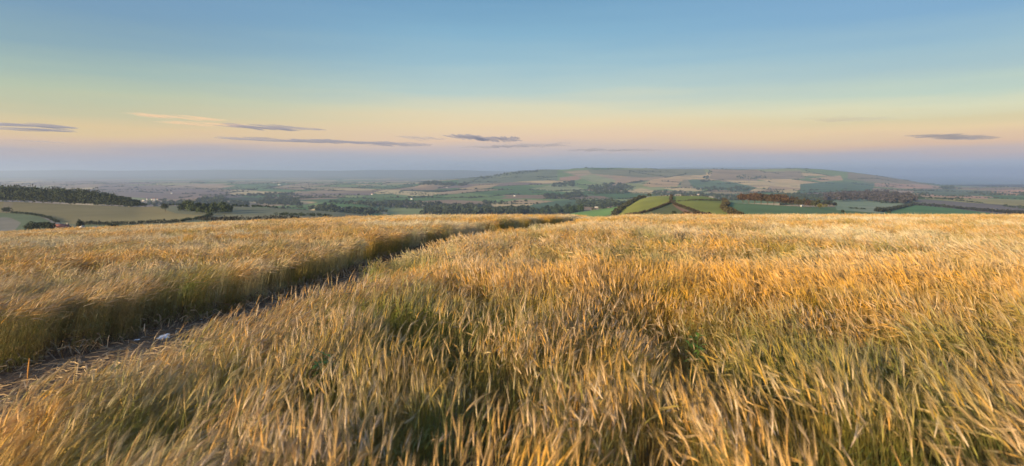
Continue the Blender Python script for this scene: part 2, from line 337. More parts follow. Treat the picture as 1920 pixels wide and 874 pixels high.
G1, G2, G3, ST, BR, PU, DK = (.06, .12, .035), (.12, .18, .06), (.20, .23, .09), (.44, .33, .17), (.23, .16, .105), (.18, .13, .115), (.028, .048, .025)
palette = np.array([G1, G1, G2, G3, G2, ST, BR, G1, PU, G2, ST, DK, (.27, .215, .12), (.29, .21, .13)])
prs = np.random.default_rng(5); pick = prs.integers(0, len(palette), len(parcels) + 1)
ppx = CX + PC[:, 0] / PC[:, 1] * F
for k in range(len(parcels)):                                   # the western valley is browner, the ridge paler
    if ppx[k] < 420 and prs.random() < .6: pick[k] = prs.choice([6, 8, 8, 6, 3])
    if ppx[k] > 960 and PC[k, 1] > 3600 and prs.random() < .7: pick[k] = prs.choice([12, 13, 3, 2, 4, 3, 6])
LC = 1.1 * palette[pick[pid]] * (0.88 + .24 * prs.random((len(parcels) + 1, 1))[pid])
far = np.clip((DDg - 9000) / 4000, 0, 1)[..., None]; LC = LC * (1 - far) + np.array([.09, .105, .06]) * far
LC[DDg < 1100] = (.15, .16, .085)
def paint(poly, c, d0, d1, soft=0):
    m = inpoly(PXg, Yp, poly) & (DDg >= d0) & (DDg <= d1)
    LC[m] = c; return m
# left hillside
LC[(DDg < 1050) & (PXg < 740)] = (.16, .165, .10)
paint([(-500, 396), (0, 396), (60, 399), (90, 405), (110, 412), (125, 436), (-500, 480)], (.12, .155, .085), 150, 800)
paint([(-500, 408), (20, 408), (40, 418), (20, 440), (-500, 460)], (.20, .19, .155), 150, 800)
paint([(-400, 366), (30, 366), (80, 370), (160, 374), (262, 380), (292, 388), (330, 400), (397, 405), (372, 409), (338, 417), (200, 421.5), (150, 421.5), (122, 418), (96, 410), (70, 403), (25, 399), (-400, 396)], (.225, .19, .09), 200, 1200)
paint([(8, 378), (26, 378), (18, 398), (2, 398)], (.23, .19, .12), 200, 900)
paint([(300, 383), (700, 383), (700, 398), (560, 404), (470, 403), (400, 404), (330, 398)], (.17, .175, .11), 200, 1000)
paint([(390, 404), (480, 404), (620, 404), (640, 415), (400, 415)], (.20, .185, .115), 200, 1000)
paint([(150, 421.5), (330, 420), (400, 411), (640, 413), (640, 440), (150, 440)], (.13, .16, .085), 200, 700)
# central hill
HL = (.235, .24, .045)
LC[(DDg < 1080) & (PXg > 1160) & (PXg < 1368)] = HL
paint([(1233, 360), (1400, 360), (1400, 377), (1300, 377), (1260, 378)], (.20, .235, .05), 500, 1100)
paint([(1257, 380), (1290, 391), (1345, 409), (1160, 412), (1215, 396)], (.12, .13, .045), 350, 1000)
paint([(1230, 392), (1255, 386), (1240, 400), (1200, 405)], (.11, .12, .05), 350, 1000)
paint([(1259, 382), (1272, 387), (1302, 400), (1285, 400), (1270, 391)], (.27, .15, .09), 350, 1000)
paint([(1040, 405), (1080, 396), (1165, 386), (1160, 412), (1030, 412)], (.13, .23, .07), 800, 1400)
# blue-green field and the fields to its right
paint([(1366, 376), (1380, 379), (1560, 385), (1640, 392), (1660, 412), (1360, 412)], (.10, .165, .07), 250, 1080)
paint([(1560, 376), (1700, 368), (1720, 384), (1660, 398), (1640, 403), (1570, 396)], (.2, .25, .15), 700, 2400)
paint([(1600, 388), (1680, 384), (1700, 387), (1640, 400), (1600, 400)], (.24, .27, .17), 700, 2000)
paint([(1712, 385), (1780, 389), (1865, 398), (1860, 412), (1630, 412), (1660, 398)], (.09, .19, .07), 300, 1700)
paint([(1690, 373), (1735, 374), (1830, 381), (2400, 395), (2400, 412), (1860, 400), (1780, 390), (1712, 384)], (.155, .13, .115), 700, 2900)
paint([(1735, 369), (1920, 375), (2400, 380), (2400, 392), (1920, 387), (1830, 381), (1735, 373)], (.29, .25, .10), 1200, 4000)
paint([(1690, 362), (1770, 365), (1860, 369), (1850, 373), (1740, 369), (1705, 367)], (.46, .26, .17), 1500, 5000)
paint([(1850, 359), (1880, 356), (2400, 354), (2400, 370), (1880, 366)], (.48, .26, .15), 1800, 6200)
paint([(1712, 356), (1780, 354), (1850, 358), (1880, 366), (1780, 368), (1715, 362)], (.11, .14, .08), 1800, 6000)
T = (.40, .28, .15); T2 = (.48, .38, .2); PG = (.25, .27, .13); GG = (.08, .135, .07)
for poly, c in [
    ([(1050, 333), (1093, 328), (1100, 332), (1075, 339), (1050, 339)], (.33, .2, .13)),
    ([(1083, 331), (1112, 327), (1155, 338), (1150, 345), (1110, 342)], PG), ([(1190, 344), (1240, 335), (1235, 339), (1205, 347)], PG),
    ([(1216, 340), (1235, 335), (1278, 336), (1270, 350), (1220, 351), (1205, 348)], T), ([(1174, 358), (1200, 353), (1252, 361), (1240, 364), (1185, 362)], T2),
    ([(1240, 352), (1310, 352), (1318, 358), (1270, 358)], T2), ([(1286, 360), (1320, 357), (1342, 367), (1320, 369)], PG),
    ([(1335, 320), (1420, 318), (1420, 343), (1360, 341), (1330, 335)], (.25, .19, .115)), ([(1280, 337), (1325, 336), (1325, 350), (1275, 350)], (.22, .19, .11)),
    ([(1380, 324), (1500, 320), (1510, 335), (1420, 337), (1382, 333)], (.24, .19, .12)), ([(1100, 318), (1320, 317), (1325, 328), (1200, 333), (1110, 326)], (.15, .16, .09)),
    ([(1360, 338), (1440, 340), (1502, 345), (1500, 353), (1440, 348), (1390, 346)], T2), ([(1410, 352), (1443, 349), (1435, 357), (1408, 359)], T2),
    ([(1450, 357), (1497, 355), (1492, 363), (1450, 361)], T2), ([(1517, 335), (1576, 329), (1581, 338), (1540, 341)], T),
    ([(1500, 345), (1560, 341), (1640, 344), (1635, 358), (1560, 360), (1500, 363)], GG), ([(1640, 343), (1680, 344), (1740, 348), (1775, 352), (1700, 354), (1640, 350)], (.40, .24, .16)),
    ([(1635, 355), (1700, 357), (1715, 362), (1650, 361)], (.34, .25, .17)), ([(1590, 323), (1660, 331), (1740, 346), (1640, 342), (1590, 336)], (.21, .175, .11)),
    ([(995, 354), (1040, 346), (1080, 349), (1102, 357), (1085, 362), (1040, 359)], PG), ([(1290, 338), (1300, 336), (1380, 343), (1420, 352), (1400, 360), (1300, 352)], GG)]:
    paint(poly, c, 2900, 6600)
for poly, c in [
    ([(598, 381), (640, 379), (680, 383), (724, 395), (690, 395), (640, 389), (600, 386)], (.085, .16, .05)),
    ([(700, 361), (722, 356), (752, 356), (745, 363), (708, 364)], T2), ([(735, 364), (760, 358), (826, 361), (810, 367), (770, 367)], T2),
    ([(830, 368), (870, 361), (952, 368), (920, 378), (850, 375)], G2), ([(860, 354), (900, 347), (937, 345), (920, 352), (880, 357)], T),
    ([(756, 385), (800, 382), (822, 384), (790, 388)], T2), ([(560, 376), (620, 371), (737, 372), (720, 379), (620, 381)], G1),
    ([(490, 371), (560, 366), (650, 368), (630, 373), (560, 375)], BR), ([(365, 349), (400, 347), (443, 348), (400, 356)], (.4, .27, .15)),
    ([(427, 359), (450, 355), (502, 360), (480, 366)], T2), ([(290, 368), (330, 362), (360, 355), (392, 357), (350, 363), (310, 369)], (.08, .16, .05)),
    ([(470, 356), (500, 351), (560, 358), (550, 361), (500, 359)], (.09, .17, .06)), ([(985, 388), (1010, 380), (1080, 374), (1112, 385), (1060, 391), (1000, 394)], GG),
    ([(943, 379), (975, 374), (1040, 377), (1000, 383)], T), ([(200, 345), (400, 356), (460, 370), (300, 374), (150, 362)], PU)]:
    paint(poly, c, 1300, 9500)
# thin dark lines where parcels meet
LC[(DDg > 3300) & (DDg < 6700) & (PXg > 1150)] *= np.array([1.06, 1.0, .95])
LC[(DDg > 4700) & (DDg < 6800) & (PXg > 860) & (PXg < 1045)] = (.12, .145, .085)
pe = np.zeros(pid.shape, bool); pe[:, 1:] |= pid[:, 1:] != pid[:, :-1]; pe[1:] |= pid[1:] != pid[:-1]
pe &= (DDg > 1500) & (DDg < 9000); LC[pe] = LC[pe] * .55 + np.array(DK) * .45
idx = np.arange(PXg.size).reshape(PXg.shape)
quad = np.stack([idx[:-1, :-1], idx[:-1, 1:], idx[1:, 1:], idx[1:, :-1]], -1).reshape(-1, 4)
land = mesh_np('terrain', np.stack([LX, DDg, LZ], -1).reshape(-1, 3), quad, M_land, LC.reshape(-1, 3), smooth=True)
tag(land, 'patchwork farmland falling to a wide valley and rising to hills on the horizon', 'terrain', kind='structure')
_m, _t, _p = mat_new('sea_water'); _p.inputs['Base Color'].default_value = (.05, .08, .10, 1); _p.inputs['Roughness'].default_value = .35
_o = mesh_np('sea', [(3800, 7600, -158), (60000, 7600, -158), (60000, 60000, -158), (3800, 60000, -158)], np.array([[0, 1, 2, 3]]), _m); tag(_o, 'calm hazy sea beyond the right end of the long ridge', 'sea', kind='structure')
# dry land behind and beside the camera, down below the field
_b = mesh_np('hills', [(-30000, -20000, -60), (30000, -20000, -60), (30000, 118, -60), (-30000, 118, -60)], np.array([[0, 1, 2, 3]]), plain('downland', (.12, .13, .06)))
tag(_b, 'low open downland behind the hilltop field', 'hills', kind='structure')

# ------------------------------------------------------------------ trees and hedges as leaf clumps
def clumps(P, Rx, Rz, n, q, c, cvar=.3, seed=0):
    """n leaf clumps of size q in crowns centred P (k,3), radii Rx, Rz (k) -> V, C"""
    g = np.random.default_rng(seed); k = len(P)
    d = g.normal(size=(k, n, 3)); d /= np.linalg.norm(d, axis=2)[..., None]; d[..., 2] = np.where(d[..., 2] < -.55, -d[..., 2], d[..., 2])
    lob = 1 + .28 * np.sin(d[..., 0] * 4.1 + g.random((k, 1)) * 6) * np.cos(d[..., 1] * 3.7 + g.random((k, 1)) * 6) + .15 * np.sin(d[..., 2] * 7 + g.random((k, 1)) * 6)
    r = lob * (.55 + .5 * g.random((k, n)) ** .6)
    rad = np.stack([Rx, Rx, Rz], -1)[:, None]
    ctr = P[:, None] + d * r[..., None] * rad
    A = g.normal(size=(k, n, 3)); A /= np.linalg.norm(A, axis=2)[..., None]; B = np.cross(A, d + .6 * g.normal(size=(k, n, 3))); B /= np.linalg.norm(B, axis=2)[..., None] + 1e-6
    qq = (np.asarray(q).reshape(-1, 1, 1) * (.6 + .8 * g.random((k, n, 1))))
    V = np.stack([ctr - A * qq * .5 - B * qq * .3, ctr + A * qq * .15 - B * qq * .5, ctr + A * qq * .5 + B * qq * .3, ctr - A * qq * .2 + B * qq * .5], 2)
    c = np.asarray(c, float); c = np.broadcast_to(c, (k, 3))
    cc = c[:, None] * (1 - cvar / 2 + cvar * g.random((k, 1, 1))) * (1 - cvar / 2 + cvar * g.random((k, n, 1)))
    return V.reshape(-1, 3), np.repeat(cc.reshape(-1, 3), 4, axis=0)
def clump_mesh(name, parts, mat=None, parent=None):
    V = np.concatenate([p[0] for p in parts]); C = np.concatenate([p[1] for p in parts])
    return mesh_np(name, V, np.arange(len(V)).reshape(-1, 4), mat or M_leaf, C, parent=parent)
def scatter_poly(poly, n, dmin, dmax=21000, seed=0):
    g = np.random.default_rng(seed); P = np.array(poly, float); lo, hi = P.min(0), P.max(0); res = []
    while len(res) < n:
        a = lo + g.random(2) * (hi - lo)
        if inpoly(a[0], a[1], poly): res.append(at(a[0], a[1], dmin, dmax))
    return np.array(res)
def line_pts(pl, step, dmin=250, dmax=21000, jit=0.0, seed=0):
    g = np.random.default_rng(seed); W3 = [at(x, y, dmin, dmax)[:2] for x, y in pl]; res = []
    for a, b in zip(W3[:-1], W3[1:]):
        n = max(1, int(np.hypot(*(b - a)) / step))
        for i in range(n):
            p = a + (b - a) * (i + g.random() * .6) / n + g.normal(size=2) * jit; res.append((p[0], p[1], float(zland(p[0], p[1])[0])))
    return np.array(res)
def woods(name, P, h, c, label, cat, n=160, q=1.5, cvar=.4, seed=0, kind='stuff', group=None):
    g = np.random.default_rng(seed + 77); k = len(P); hh = h * (.72 + .5 * g.random(k)); rx = hh * (.36 + .14 * g.random(k)); rz = hh * .5
    Q = P.copy(); Q[:, 2] += hh * .5
    o = clump_mesh(name, [clumps(Q, rx, rz, n, q, c, cvar, seed)])
    tag(o, label, cat, kind=kind, group=group); return o
DKG = (.028, .042, .022); PUB = (.052, .046, .048); MID = (.045, .062, .03)

_g = np.random.default_rng(1); _x = _g.uniform(-150, 258, 190); _P = []; _h = []
for x_ in _x:
    base = np.interp(x_, [-150, 60, 130, 190, 258], [377, 378.5, 380.5, 384, 387.5]) - _g.uniform(0, 5); _P.append(at(x_, base, 480, 1100)); _h.append(np.interp(x_, [-150, 0, 40, 90, 150, 200, 240, 258], [23, 23, 24, 25, 24, 20, 14, 9]) * _g.uniform(.7, 1.05))
_P = np.array(_P); _h = np.array(_h) * _P[:, 1] / 1067.0 * 1.3; _Q = _P.copy(); _Q[:, 2] += _h * .42
o = clump_mesh('woodland', [clumps(_Q, _h * .62, _h * .48, 420, 1.5, (.04, .052, .026), .6, 1)]); tag(o, 'long dark green wood on the ridge above the brown stubble field, far left', 'wood', kind='stuff')
woods('copse', np.vstack([scatter_poly([(330, 396), (350, 393), (400, 392), (428, 396), (432, 402), (395, 404), (345, 402)], 26, 350, 900, 2)]), 9, (.045, .062, .03), 'oval dark green copse between the stubble field and pale ridge', 'copse', 420, 1.1, .45, 2)
woods('copse', scatter_poly([(998, 399), (1020, 394), (1060, 392), (1088, 395), (1092, 402), (1000, 404)], 42, 1200, 2400, 3), 16, (.035, .055, .03), 'rounded dark green copse beside the bright green field near centre', 'copse', 260, 2.6, .35, 3)
woods('woodland', scatter_poly([(1535, 374), (1560, 368), (1595, 364), (1650, 364), (1690, 370), (1722, 380), (1690, 383), (1620, 378), (1540, 378)], 190, 1500, 3400, 4), 19, PUB, 'purplish brown wood on the slope behind the pale green fields, right', 'wood', 110, 4.5, .3, 4)

# the valley: woods, tree clumps and hedgerows far off, too many to count
parts = []
for s, (poly, n, dmin, h) in enumerate([
    ([(1098, 350), (1160, 344), (1188, 352), (1172, 364), (1120, 366)], 180, 3200, 14), ([(1035, 345), (1075, 341), (1078, 350), (1036, 352)], 70, 3200, 13),
    ([(1018, 366), (1090, 362), (1100, 371), (1025, 374)], 110, 2200, 12), ([(784, 347), (798, 341), (815, 340), (832, 345), (885, 343), (870, 349)], 110, 3500, 15),
    ([(362, 382), (385, 374), (410, 372), (440, 378), (470, 386), (370, 386)], 110, 1800, 14), ([(480, 383), (500, 372), (540, 370), (570, 380), (565, 388)], 150, 1800, 13),
    ([(578, 391), (604, 388), (640, 393), (722, 399), (690, 404), (610, 401)], 110, 1300, 12), ([(788, 402), (800, 391), (850, 391), (960, 395), (985, 402), (900, 405)], 230, 1300, 14),
    ([(940, 395), (1000, 392), (1000, 402), (950, 403)], 70, 1300, 13), ([(690, 381), (760, 378), (830, 384), (900, 386), (880, 392), (760, 392), (700, 388)], 170, 1600, 11),
    ([(430, 368), (500, 363), (560, 364), (520, 370)], 70, 2400, 12), ([(1300, 353), (1400, 350), (1405, 358), (1310, 358)], 60, 3300, 12),
    ([(1420, 368), (1480, 364), (1545, 368), (1540, 378), (1430, 376)], 120, 1800, 12), ([(1330, 365), (1420, 368), (1425, 378), (1340, 375)], 80, 2200, 12),
    ([(250, 382), (330, 379), (380, 381), (360, 385), (260, 386)], 80, 1500, 12), ([(1230, 358), (1340, 366), (1350, 370), (1220, 366)], 90, 2600, 11),
    ([(1080, 380), (1160, 378), (1180, 386), (1100, 391)], 100, 1500, 12), ([(900, 332), (950, 324), (1010, 318), (1015, 322), (960, 328), (905, 337)], 130, 4500, 11),
    ([(1318, 335), (1330, 322), (1334, 322), (1330, 342), (1310, 343)], 40, 4500, 13), ([(1380, 331), (1400, 328), (1450, 337), (1385, 336)], 40, 4500, 10), ([(1765, 352), (1785, 350), (1788, 354), (1768, 356)], 30, 4500, 18)]):
    P = scatter_poly(poly, n, dmin, 9000, 50 + s); k = len(P); hh = h * (.6 + .7 * rng.random(k)); P[:, 2] += hh * .4
    parts.append(clumps(P, hh * .6, hh * .5, 34, hh * .42, (.034, .048, .03), .35, 100 + s))
far_woods = clump_mesh('distant_woods', parts); tag(far_woods, 'blue-green tree clumps and small woods scattered along the valley floor', 'woods', kind='stuff')
hp = []
for a, b in edges:
    a = np.array(a); b = np.array(b); L = np.hypot(*(b - a)); m = (a + b) / 2
    n = int(L / 13)
    t = (np.arange(n) + rng.random(n)) / max(n, 1); P = a + (b - a) * t[:, None]
    P = P + np.stack([-60 * fbm(P[:, 0] / 420, P[:, 1] / 420, 41, 2), -60 * fbm(P[:, 0] / 420 + 9, P[:, 1] / 420, 43, 2)], -1)
    keep = fbm(P[:, 0] / 180, P[:, 1] / 180, 61, 2) > rng.uniform(-.35, .3) + (.25 if (a[1] > 3600 and a[0] > 0) else 0); hp.append(P[keep])
hp = np.concatenate(hp); ppx_ = CX + hp[:, 0] / hp[:, 1] * F
hp = hp[(hp[:, 1] > 1450) & (hp[:, 1] < 7500) & (ppx_ > -120) & (ppx_ < 2040)]
hz_ = zland(hp[:, 0], hp[:, 1]); vis = np.ones(len(hp), bool)
hh = (2.2 + 6.0 * rng.random(len(hp)) ** 2.2) * (1 + .25 * (fbm(hp[:, 0] / 500, hp[:, 1] / 500, 71, 2) > .1))
P = np.column_stack([hp, hz_ + hh * .4])
hr = clump_mesh('distant_hedgerows', [clumps(P, np.maximum(hh * .75, 4.5), hh * .55, 12, np.maximum(hh * .8, 4), (.034, .046, .03), .35, 9)])
tag(hr, 'dark hedgerows and hedgerow trees dividing the valley fields', 'hedgerows', kind='stuff')

# hedges near enough to tell apart
def hedge(pl, h, w, c, label, dmin=250, dmax=2400, n=60, step=1.6, q=.8, seed=0, name='hedge'):
    P = line_pts(pl, step, dmin, dmax, w * .25, seed); k = len(P); g = np.random.default_rng(seed)
    hv = h * (.7 + .5 * g.random(k)); P[:, 2] += hv * .45
    o = clump_mesh(name, [clumps(P, np.full(k, w * .55), hv * .55, n, q, c, .4, seed)]); tag(o, label, 'hedge', 'hedges along the nearer field edges'); return o
BRH = (.055, .045, .03)
hedge([(1152, 405), (1162, 396), (1178, 386), (1194, 376), (1210, 370), (1222, 367)], 6, 7, (.045, .048, .03), 'tall brown-green hedge curving up the left edge of the olive hill', 500, 1080, 60, 4, 1.6, 11)
hedge([(1257, 381), (1240, 388), (1222, 395), (1200, 401), (1172, 405)], 2, 2.6, BRH, 'dark hedge running down left from the crossing on the olive hill', 400, 1000, 30, 2, .9, 12)
hedge([(1259, 380), (1272, 386), (1290, 392), (1310, 400), (1330, 406)], 2, 2.6, BRH, 'dark hedge running down right above the brown bare bank on the olive hill', 400, 1000, 30, 2, .9, 13)
hedge([(1258, 380), (1258, 373), (1259, 367.5)], 2.4, 2.2, (.06, .05, .032), 'upright hedge from the crossing to the top of the olive hill', 500, 1080, 40, 2.2, 1.0, 14)
hedge([(1262, 378), (1290, 377), (1320, 376), (1352, 377)], 1.8, 2.4, BRH, 'thin gappy hedge crossing the upper right of the olive hill', 500, 1080, 14, 3.2, .8, 15)
hedge([(1358, 376), (1362, 384), (1356, 391), (1368, 399), (1384, 406)], 4, 4.5, (.06, .052, .028), 'bushy curved hedge between the olive hill and blue-green field', 300, 1080, 60, 3, 1.4, 16)
hedge([(1280, 404), (1300, 403), (1330, 406)], 2.6, 4, (.05, .035, .022), 'dark brown scrub at the foot of the olive hill', 300, 900, 60, 3, 1.2, 17, 'scrub')
hedge([(1240, 366.8), (1262, 366.6), (1300, 367), (1330, 368)], 2, 3, BRH, 'low hedge along the flat crest of the olive hill', 600, 1080, 20, 4, .9, 18)
hedge([(1708, 385), (1740, 387), (1790, 391), (1830, 395), (1880, 399), (1925, 403)], 6, 8, (.028, .03, .03), 'long dark tree-lined hedge along the top of the far right green field', 900, 2400, 50, 6, 2.2, 19)
hedge([(1645, 400), (1670, 395), (1695, 389), (1712, 385)], 6, 7, (.03, .036, .03), 'hedge rising diagonally between the pale green and vivid green fields, right', 800, 2400, 40, 5, 1.8, 20)
hedge([(152, 421), (200, 422), (250, 421), (290, 419), (335, 417.5)], 3, 3.5, (.03, .035, .022), 'thin dark hedge along the bottom of the brown stubble field', 250, 700, 30, 1.4, .8, 21)
hedge([(335, 417), (362, 413), (385, 409), (396, 404)], 2.6, 3, DKG, 'hedge climbing from the stubble field corner to the copse', 250, 800, 30, 1.6, .8, 22)
hedge([(375, 414), (410, 415), (445, 416), (490, 414), (530, 413.5), (560, 414)], 4, 4, (.034, .034, .024), 'broken dark hedge just beyond the barley, left of centre', 250, 600, 40, 2.2, .9, 23)
hedge([(318, 384.5), (360, 385.5), (420, 386), (470, 388), (520, 390)], 3.2, 4, DKG, 'dark hedge along the skyline of the pale ridge', 600, 1000, 30, 4, 1.3, 24)
hedge([(22, 400), (50, 402), (72, 405), (92, 410), (110, 418)], 2.2, 2.5, (.03, .04, .024), 'low hedge along the upper side of the lane, left', 250, 700, 24, 1.5, .7, 25)
hedge([(520, 404), (560, 405), (620, 407)], 3, 3.5, DKG, 'short dark hedge low on the right end of the pale ridge', 300, 900, 30, 2, .9, 26)
hedge([(1592, 391), (1625, 393)], 2.5, 4, DKG, 'short row of low bushes in the pale green field, right', 700, 1800, 30, 3, 1.0, 27, 'bush_row')

def tree(px, py, h, c, label, cat='tree', name='tree', dmin=250, dmax=2400, wide=.42, n=520, q=1.1, group=None, trunk=True, seed=0):
    p = at(px, py, dmin, dmax); o = empty(name, tuple(p)); tag(o, label, cat, group)
    g = np.random.default_rng(seed + int(px)); k = 5
    Q = np.column_stack([g.normal(0, h * wide * .45, k), g.normal(0, h * wide * .45, k), h * (.5 + .22 * g.random(k))]); Q[0] = (0, 0, h * .58)
    if not trunk: Q[:, 2] = h * (.35 + .2 * g.random(k))
    rx = h * wide * (.5 + .25 * g.random(k)); rz = np.minimum(h * (.3 + .1 * g.random(k)), h - Q[:, 2] + h * .05)
    cr = clump_mesh('crown', [clumps(Q, rx, rz, n // k, q, c, .45, seed + 5)], parent=o)
    b = MB(); b.tube([(0, 0, -.5), (.1, 0, h * .25), (-.1, .1, h * .5)], [h * .03, h * .022, h * .012], 6)
    for i in range(3):
        e = Q[i + 1]; b.tube([(0, 0, h * .22), tuple(e * .6 + np.array([0, 0, h * .1])), tuple(e)], [h * .014, h * .009, h * .004], 4)
    b.build('trunk', M_bark, o); return o
# autumn row at the head of the blue-green field
AUT = [(.07, .046, .028), (.082, .05, .028), (.065, .048, .03), (.055, .05, .028), (.042, .045, .025)]
row = [(1393, 379, 12, 0), (1404, 380, 14, 1), (1415, 380.5, 15, 1), (1427, 381, 15, 0), (1439, 382, 14, 2), (1451, 383, 14, 0), (1462, 384, 15, 1), (1473, 385, 13, 1), (1485, 386, 13, 2), (1497, 387, 10, 3), (1508, 388, 10, 3), (1519, 389, 9, 0), (1530, 390, 10, 4)]
adj = ['first', 'second', 'third', 'fourth', 'fifth', 'sixth', 'seventh', 'eighth', 'ninth', 'tenth', 'eleventh', 'twelfth', 'thirteenth']
hue = {0: 'reddish brown', 1: 'russet', 2: 'brown', 3: 'dull olive-brown', 4: 'dark green-brown'}
for i, (x, y, h, k) in enumerate(row):
    tree(x, y + .5, h, AUT[k], '%s tree, %s from the left in the row above the blue-green field' % (hue[k], adj[i]), name='autumn_tree', dmin=500, dmax=1080, wide=.58, n=1200, q=1.2, group='autumn trees in the row above the blue-green field', seed=i)
tree(1536, 393, 7, (.10, .095, .03), 'small yellow-green tree in front of the right end of the autumn row', name='small_tree', dmin=400, dmax=1080, wide=.55, n=400, q=.9, seed=31)
for i, (x, y, h) in enumerate([(1546, 388.5, 11), (1556, 388.5, 12), (1565, 388.5, 9)]):
    tree(x, y, h, (.035, .035, .022), ['dark round tree nearest the autumn row in the group of three', 'middle and tallest of three dark round trees right of the autumn row', 'last and lowest of three dark round trees right of the autumn row'][i], name='round_tree', dmin=400, dmax=1080, wide=.6, n=600, q=1.1, group='dark round trees right of the autumn row', seed=40 + i)
for i, (x, y, h, nm, lb) in enumerate([
    (12, 401, 8, 'bush', 'large dark bush at the left frame edge above the green slope'),
    (58, 434, 7, 'bush', 'dark green bush at the left end of the clump beside the red-roofed farmhouse'), (74, 434, 8, 'bush', 'tallest dark green bush in the middle of the clump by the lane'),
    (92, 434, 7, 'bush', 'dark bush beside the lane just left of the red-roofed farmhouse'), (148, 431, 6.5, 'small_tree', 'small upright dark tree standing alone by the tiny white shed'),
    (128, 432, 3, 'bush', 'low dark bush right of the red-roofed farmhouse'), (206, 429, 4, 'bush', 'left half of the pair of dark round bushes beside the barley edge'), (214, 429, 4, 'bush', 'right half of the pair of dark round bushes beside the barley edge'),
    (310, 397, 9.5, 'round_tree', 'dark round tree between the stubble field and the oval copse'), (352, 386, 8, 'round_tree', 'dark tree rising from the skyline hedge of the pale ridge'),
    (270, 388, 6, 'bush', 'dark bush at the right end of the long ridge wood'), (1264, 404, 4, 'bush', 'small dark bush at the foot of the olive hill'), (1580, 400, 3.5, 'bush', 'small dark bush at the right edge of the blue-green field'),
    (1668, 401, 4, 'bush', 'small bush on the barley skyline below the diagonal hedge')]):
    tree(x, y, h, (.03, .04, .022), lb, 'tree' if 'tree' in nm else 'bush', nm, 250, 1900, .5 if nm != 'small_tree' else .3, 520, .8, trunk=('tree' in nm), seed=60 + i)

# ------------------------------------------------------------------ lane, houses, mast
def strip(name, pl, w, mat, label, cat, dmin, dmax, lift):
    P = line_pts(pl, 3, dmin, dmax)[:, :2]; T = np.gradient(P, axis=0); T /= np.linalg.norm(T, axis=1)[:, None]; Nn = np.stack([-T[:, 1], T[:, 0]], -1)
    V = []
    for s in (-1, -.33, .33, 1):
        q = P + Nn * w * s / 2; V.append(np.column_stack([q, zland(q[:, 0], q[:, 1]) + lift]))
    V = np.stack(V, 1).reshape(-1, 3); i = (np.arange(len(P) - 1) * 4)[:, None] + np.arange(3)[None]
    return tag(mesh_np(name, V, np.stack([i, i + 1, i + 5, i + 4], -1).reshape(-1, 4), mat, smooth=True), label, cat, kind='structure')
strip('lane', [(80, 407), (88, 409.5), (98, 414), (106, 420), (113, 428), (116, 436)], 5, M_lane, 'narrow grey lane running down to the red-roofed farmhouse', 'lane', 250, 800, .25)
def house(px, py, L, Wd, H, rz, label, group=None, roof=None, wall=None, dmin=250, dmax=9000, name='house'):
    p = at(px, py, dmin, dmax); o = empty(name, tuple(p), rz); tag(o, label, 'house' if name == 'house' else name.replace('_', ' '), group)
    b = MB(); b.box(-L / 2, L / 2, -Wd / 2, Wd / 2, -1.5, H)
    e = H + Wd * .42; b.add([(-L / 2, -Wd / 2, H), (-L / 2, Wd / 2, H), (-L / 2, 0, e), (L / 2, -Wd / 2, H), (L / 2, Wd / 2, H), (L / 2, 0, e)], [np.array([(0, 1, 2), (3, 5, 4)])])
    b.build('wall', wall or M_wallw, o)
    r = MB(); ov = .4; t = .18
    for s in (-1, 1):
        y1 = s * (Wd / 2 + ov); z1 = H - ov * .84; r.add([(-L / 2 - ov, 0, e + .02), (L / 2 + ov, 0, e + .02), (L / 2 + ov, y1, z1 + .02), (-L / 2 - ov, y1, z1 + .02), (-L / 2 - ov, 0, e + t), (L / 2 + ov, 0, e + t), (L / 2 + ov, y1, z1 + t), (-L / 2 - ov, y1, z1 + t)],
            [np.array([(0, 1, 2, 3), (4, 7, 6, 5), (0, 4, 5, 1), (2, 6, 7, 3), (0, 3, 7, 4), (1, 5, 6, 2)])])
    ro = r.build('roof', roof or M_roof, o)
    if name == 'house':
        c = MB(); c.box(L * .36, L * .36 + .8, -.4, .4, e - .6, e + 1.1); c.build('chimney', M_wallg, ro)
    if p[1] < 900:
        for k, xx in enumerate((-.3, .3)):
            w_ = MB(); w_.box(xx * L - .5, xx * L + .5, -Wd / 2 - .04, -Wd / 2 + .02, H * .45, H * .45 + 1.1); w_.build('window', M_glass, o)
        d_ = MB(); d_.box(-.5, .5, -Wd / 2 - .05, -Wd / 2 + .02, 0, 2.0); d_.build('door', M_bark, o)
    return o
house(118, 433, 6, 4, 2.8, .5, 'white farmhouse with red tiled roof at the foot of the lane', roof=M_roofr, dmax=700)
house(110, 428, 6, 4, 1.6, .3, 'red-roofed outbuilding behind the white farmhouse by the lane', roof=M_roofr, wall=M_wallg, dmax=700, name='outbuilding')
house(153, 430, 2.4, 2, 1.7, 1.2, 'tiny white shed beside the small upright tree', dmax=700, name='shed', roof=M_wallw)
house(181, 433, 4, 2.4, 1.8, .2, 'low white shed on the grass strip before the pair of bushes', dmax=700, name='shed', roof=M_steel)
house(244, 387.5, 5, 3.6, 1.7, 1.5, 'pale gabled barn in front of the long ridge wood', dmin=500, dmax=900, name='barn', roof=M_wallw)
house(1503, 387.6, 3, 2.6, 1.7, .4, 'white cottage half hidden among the autumn row', wall=M_walld, dmin=500, dmax=1080, roof=M_wallw, name='cottage')
g_ = np.random.default_rng(12)
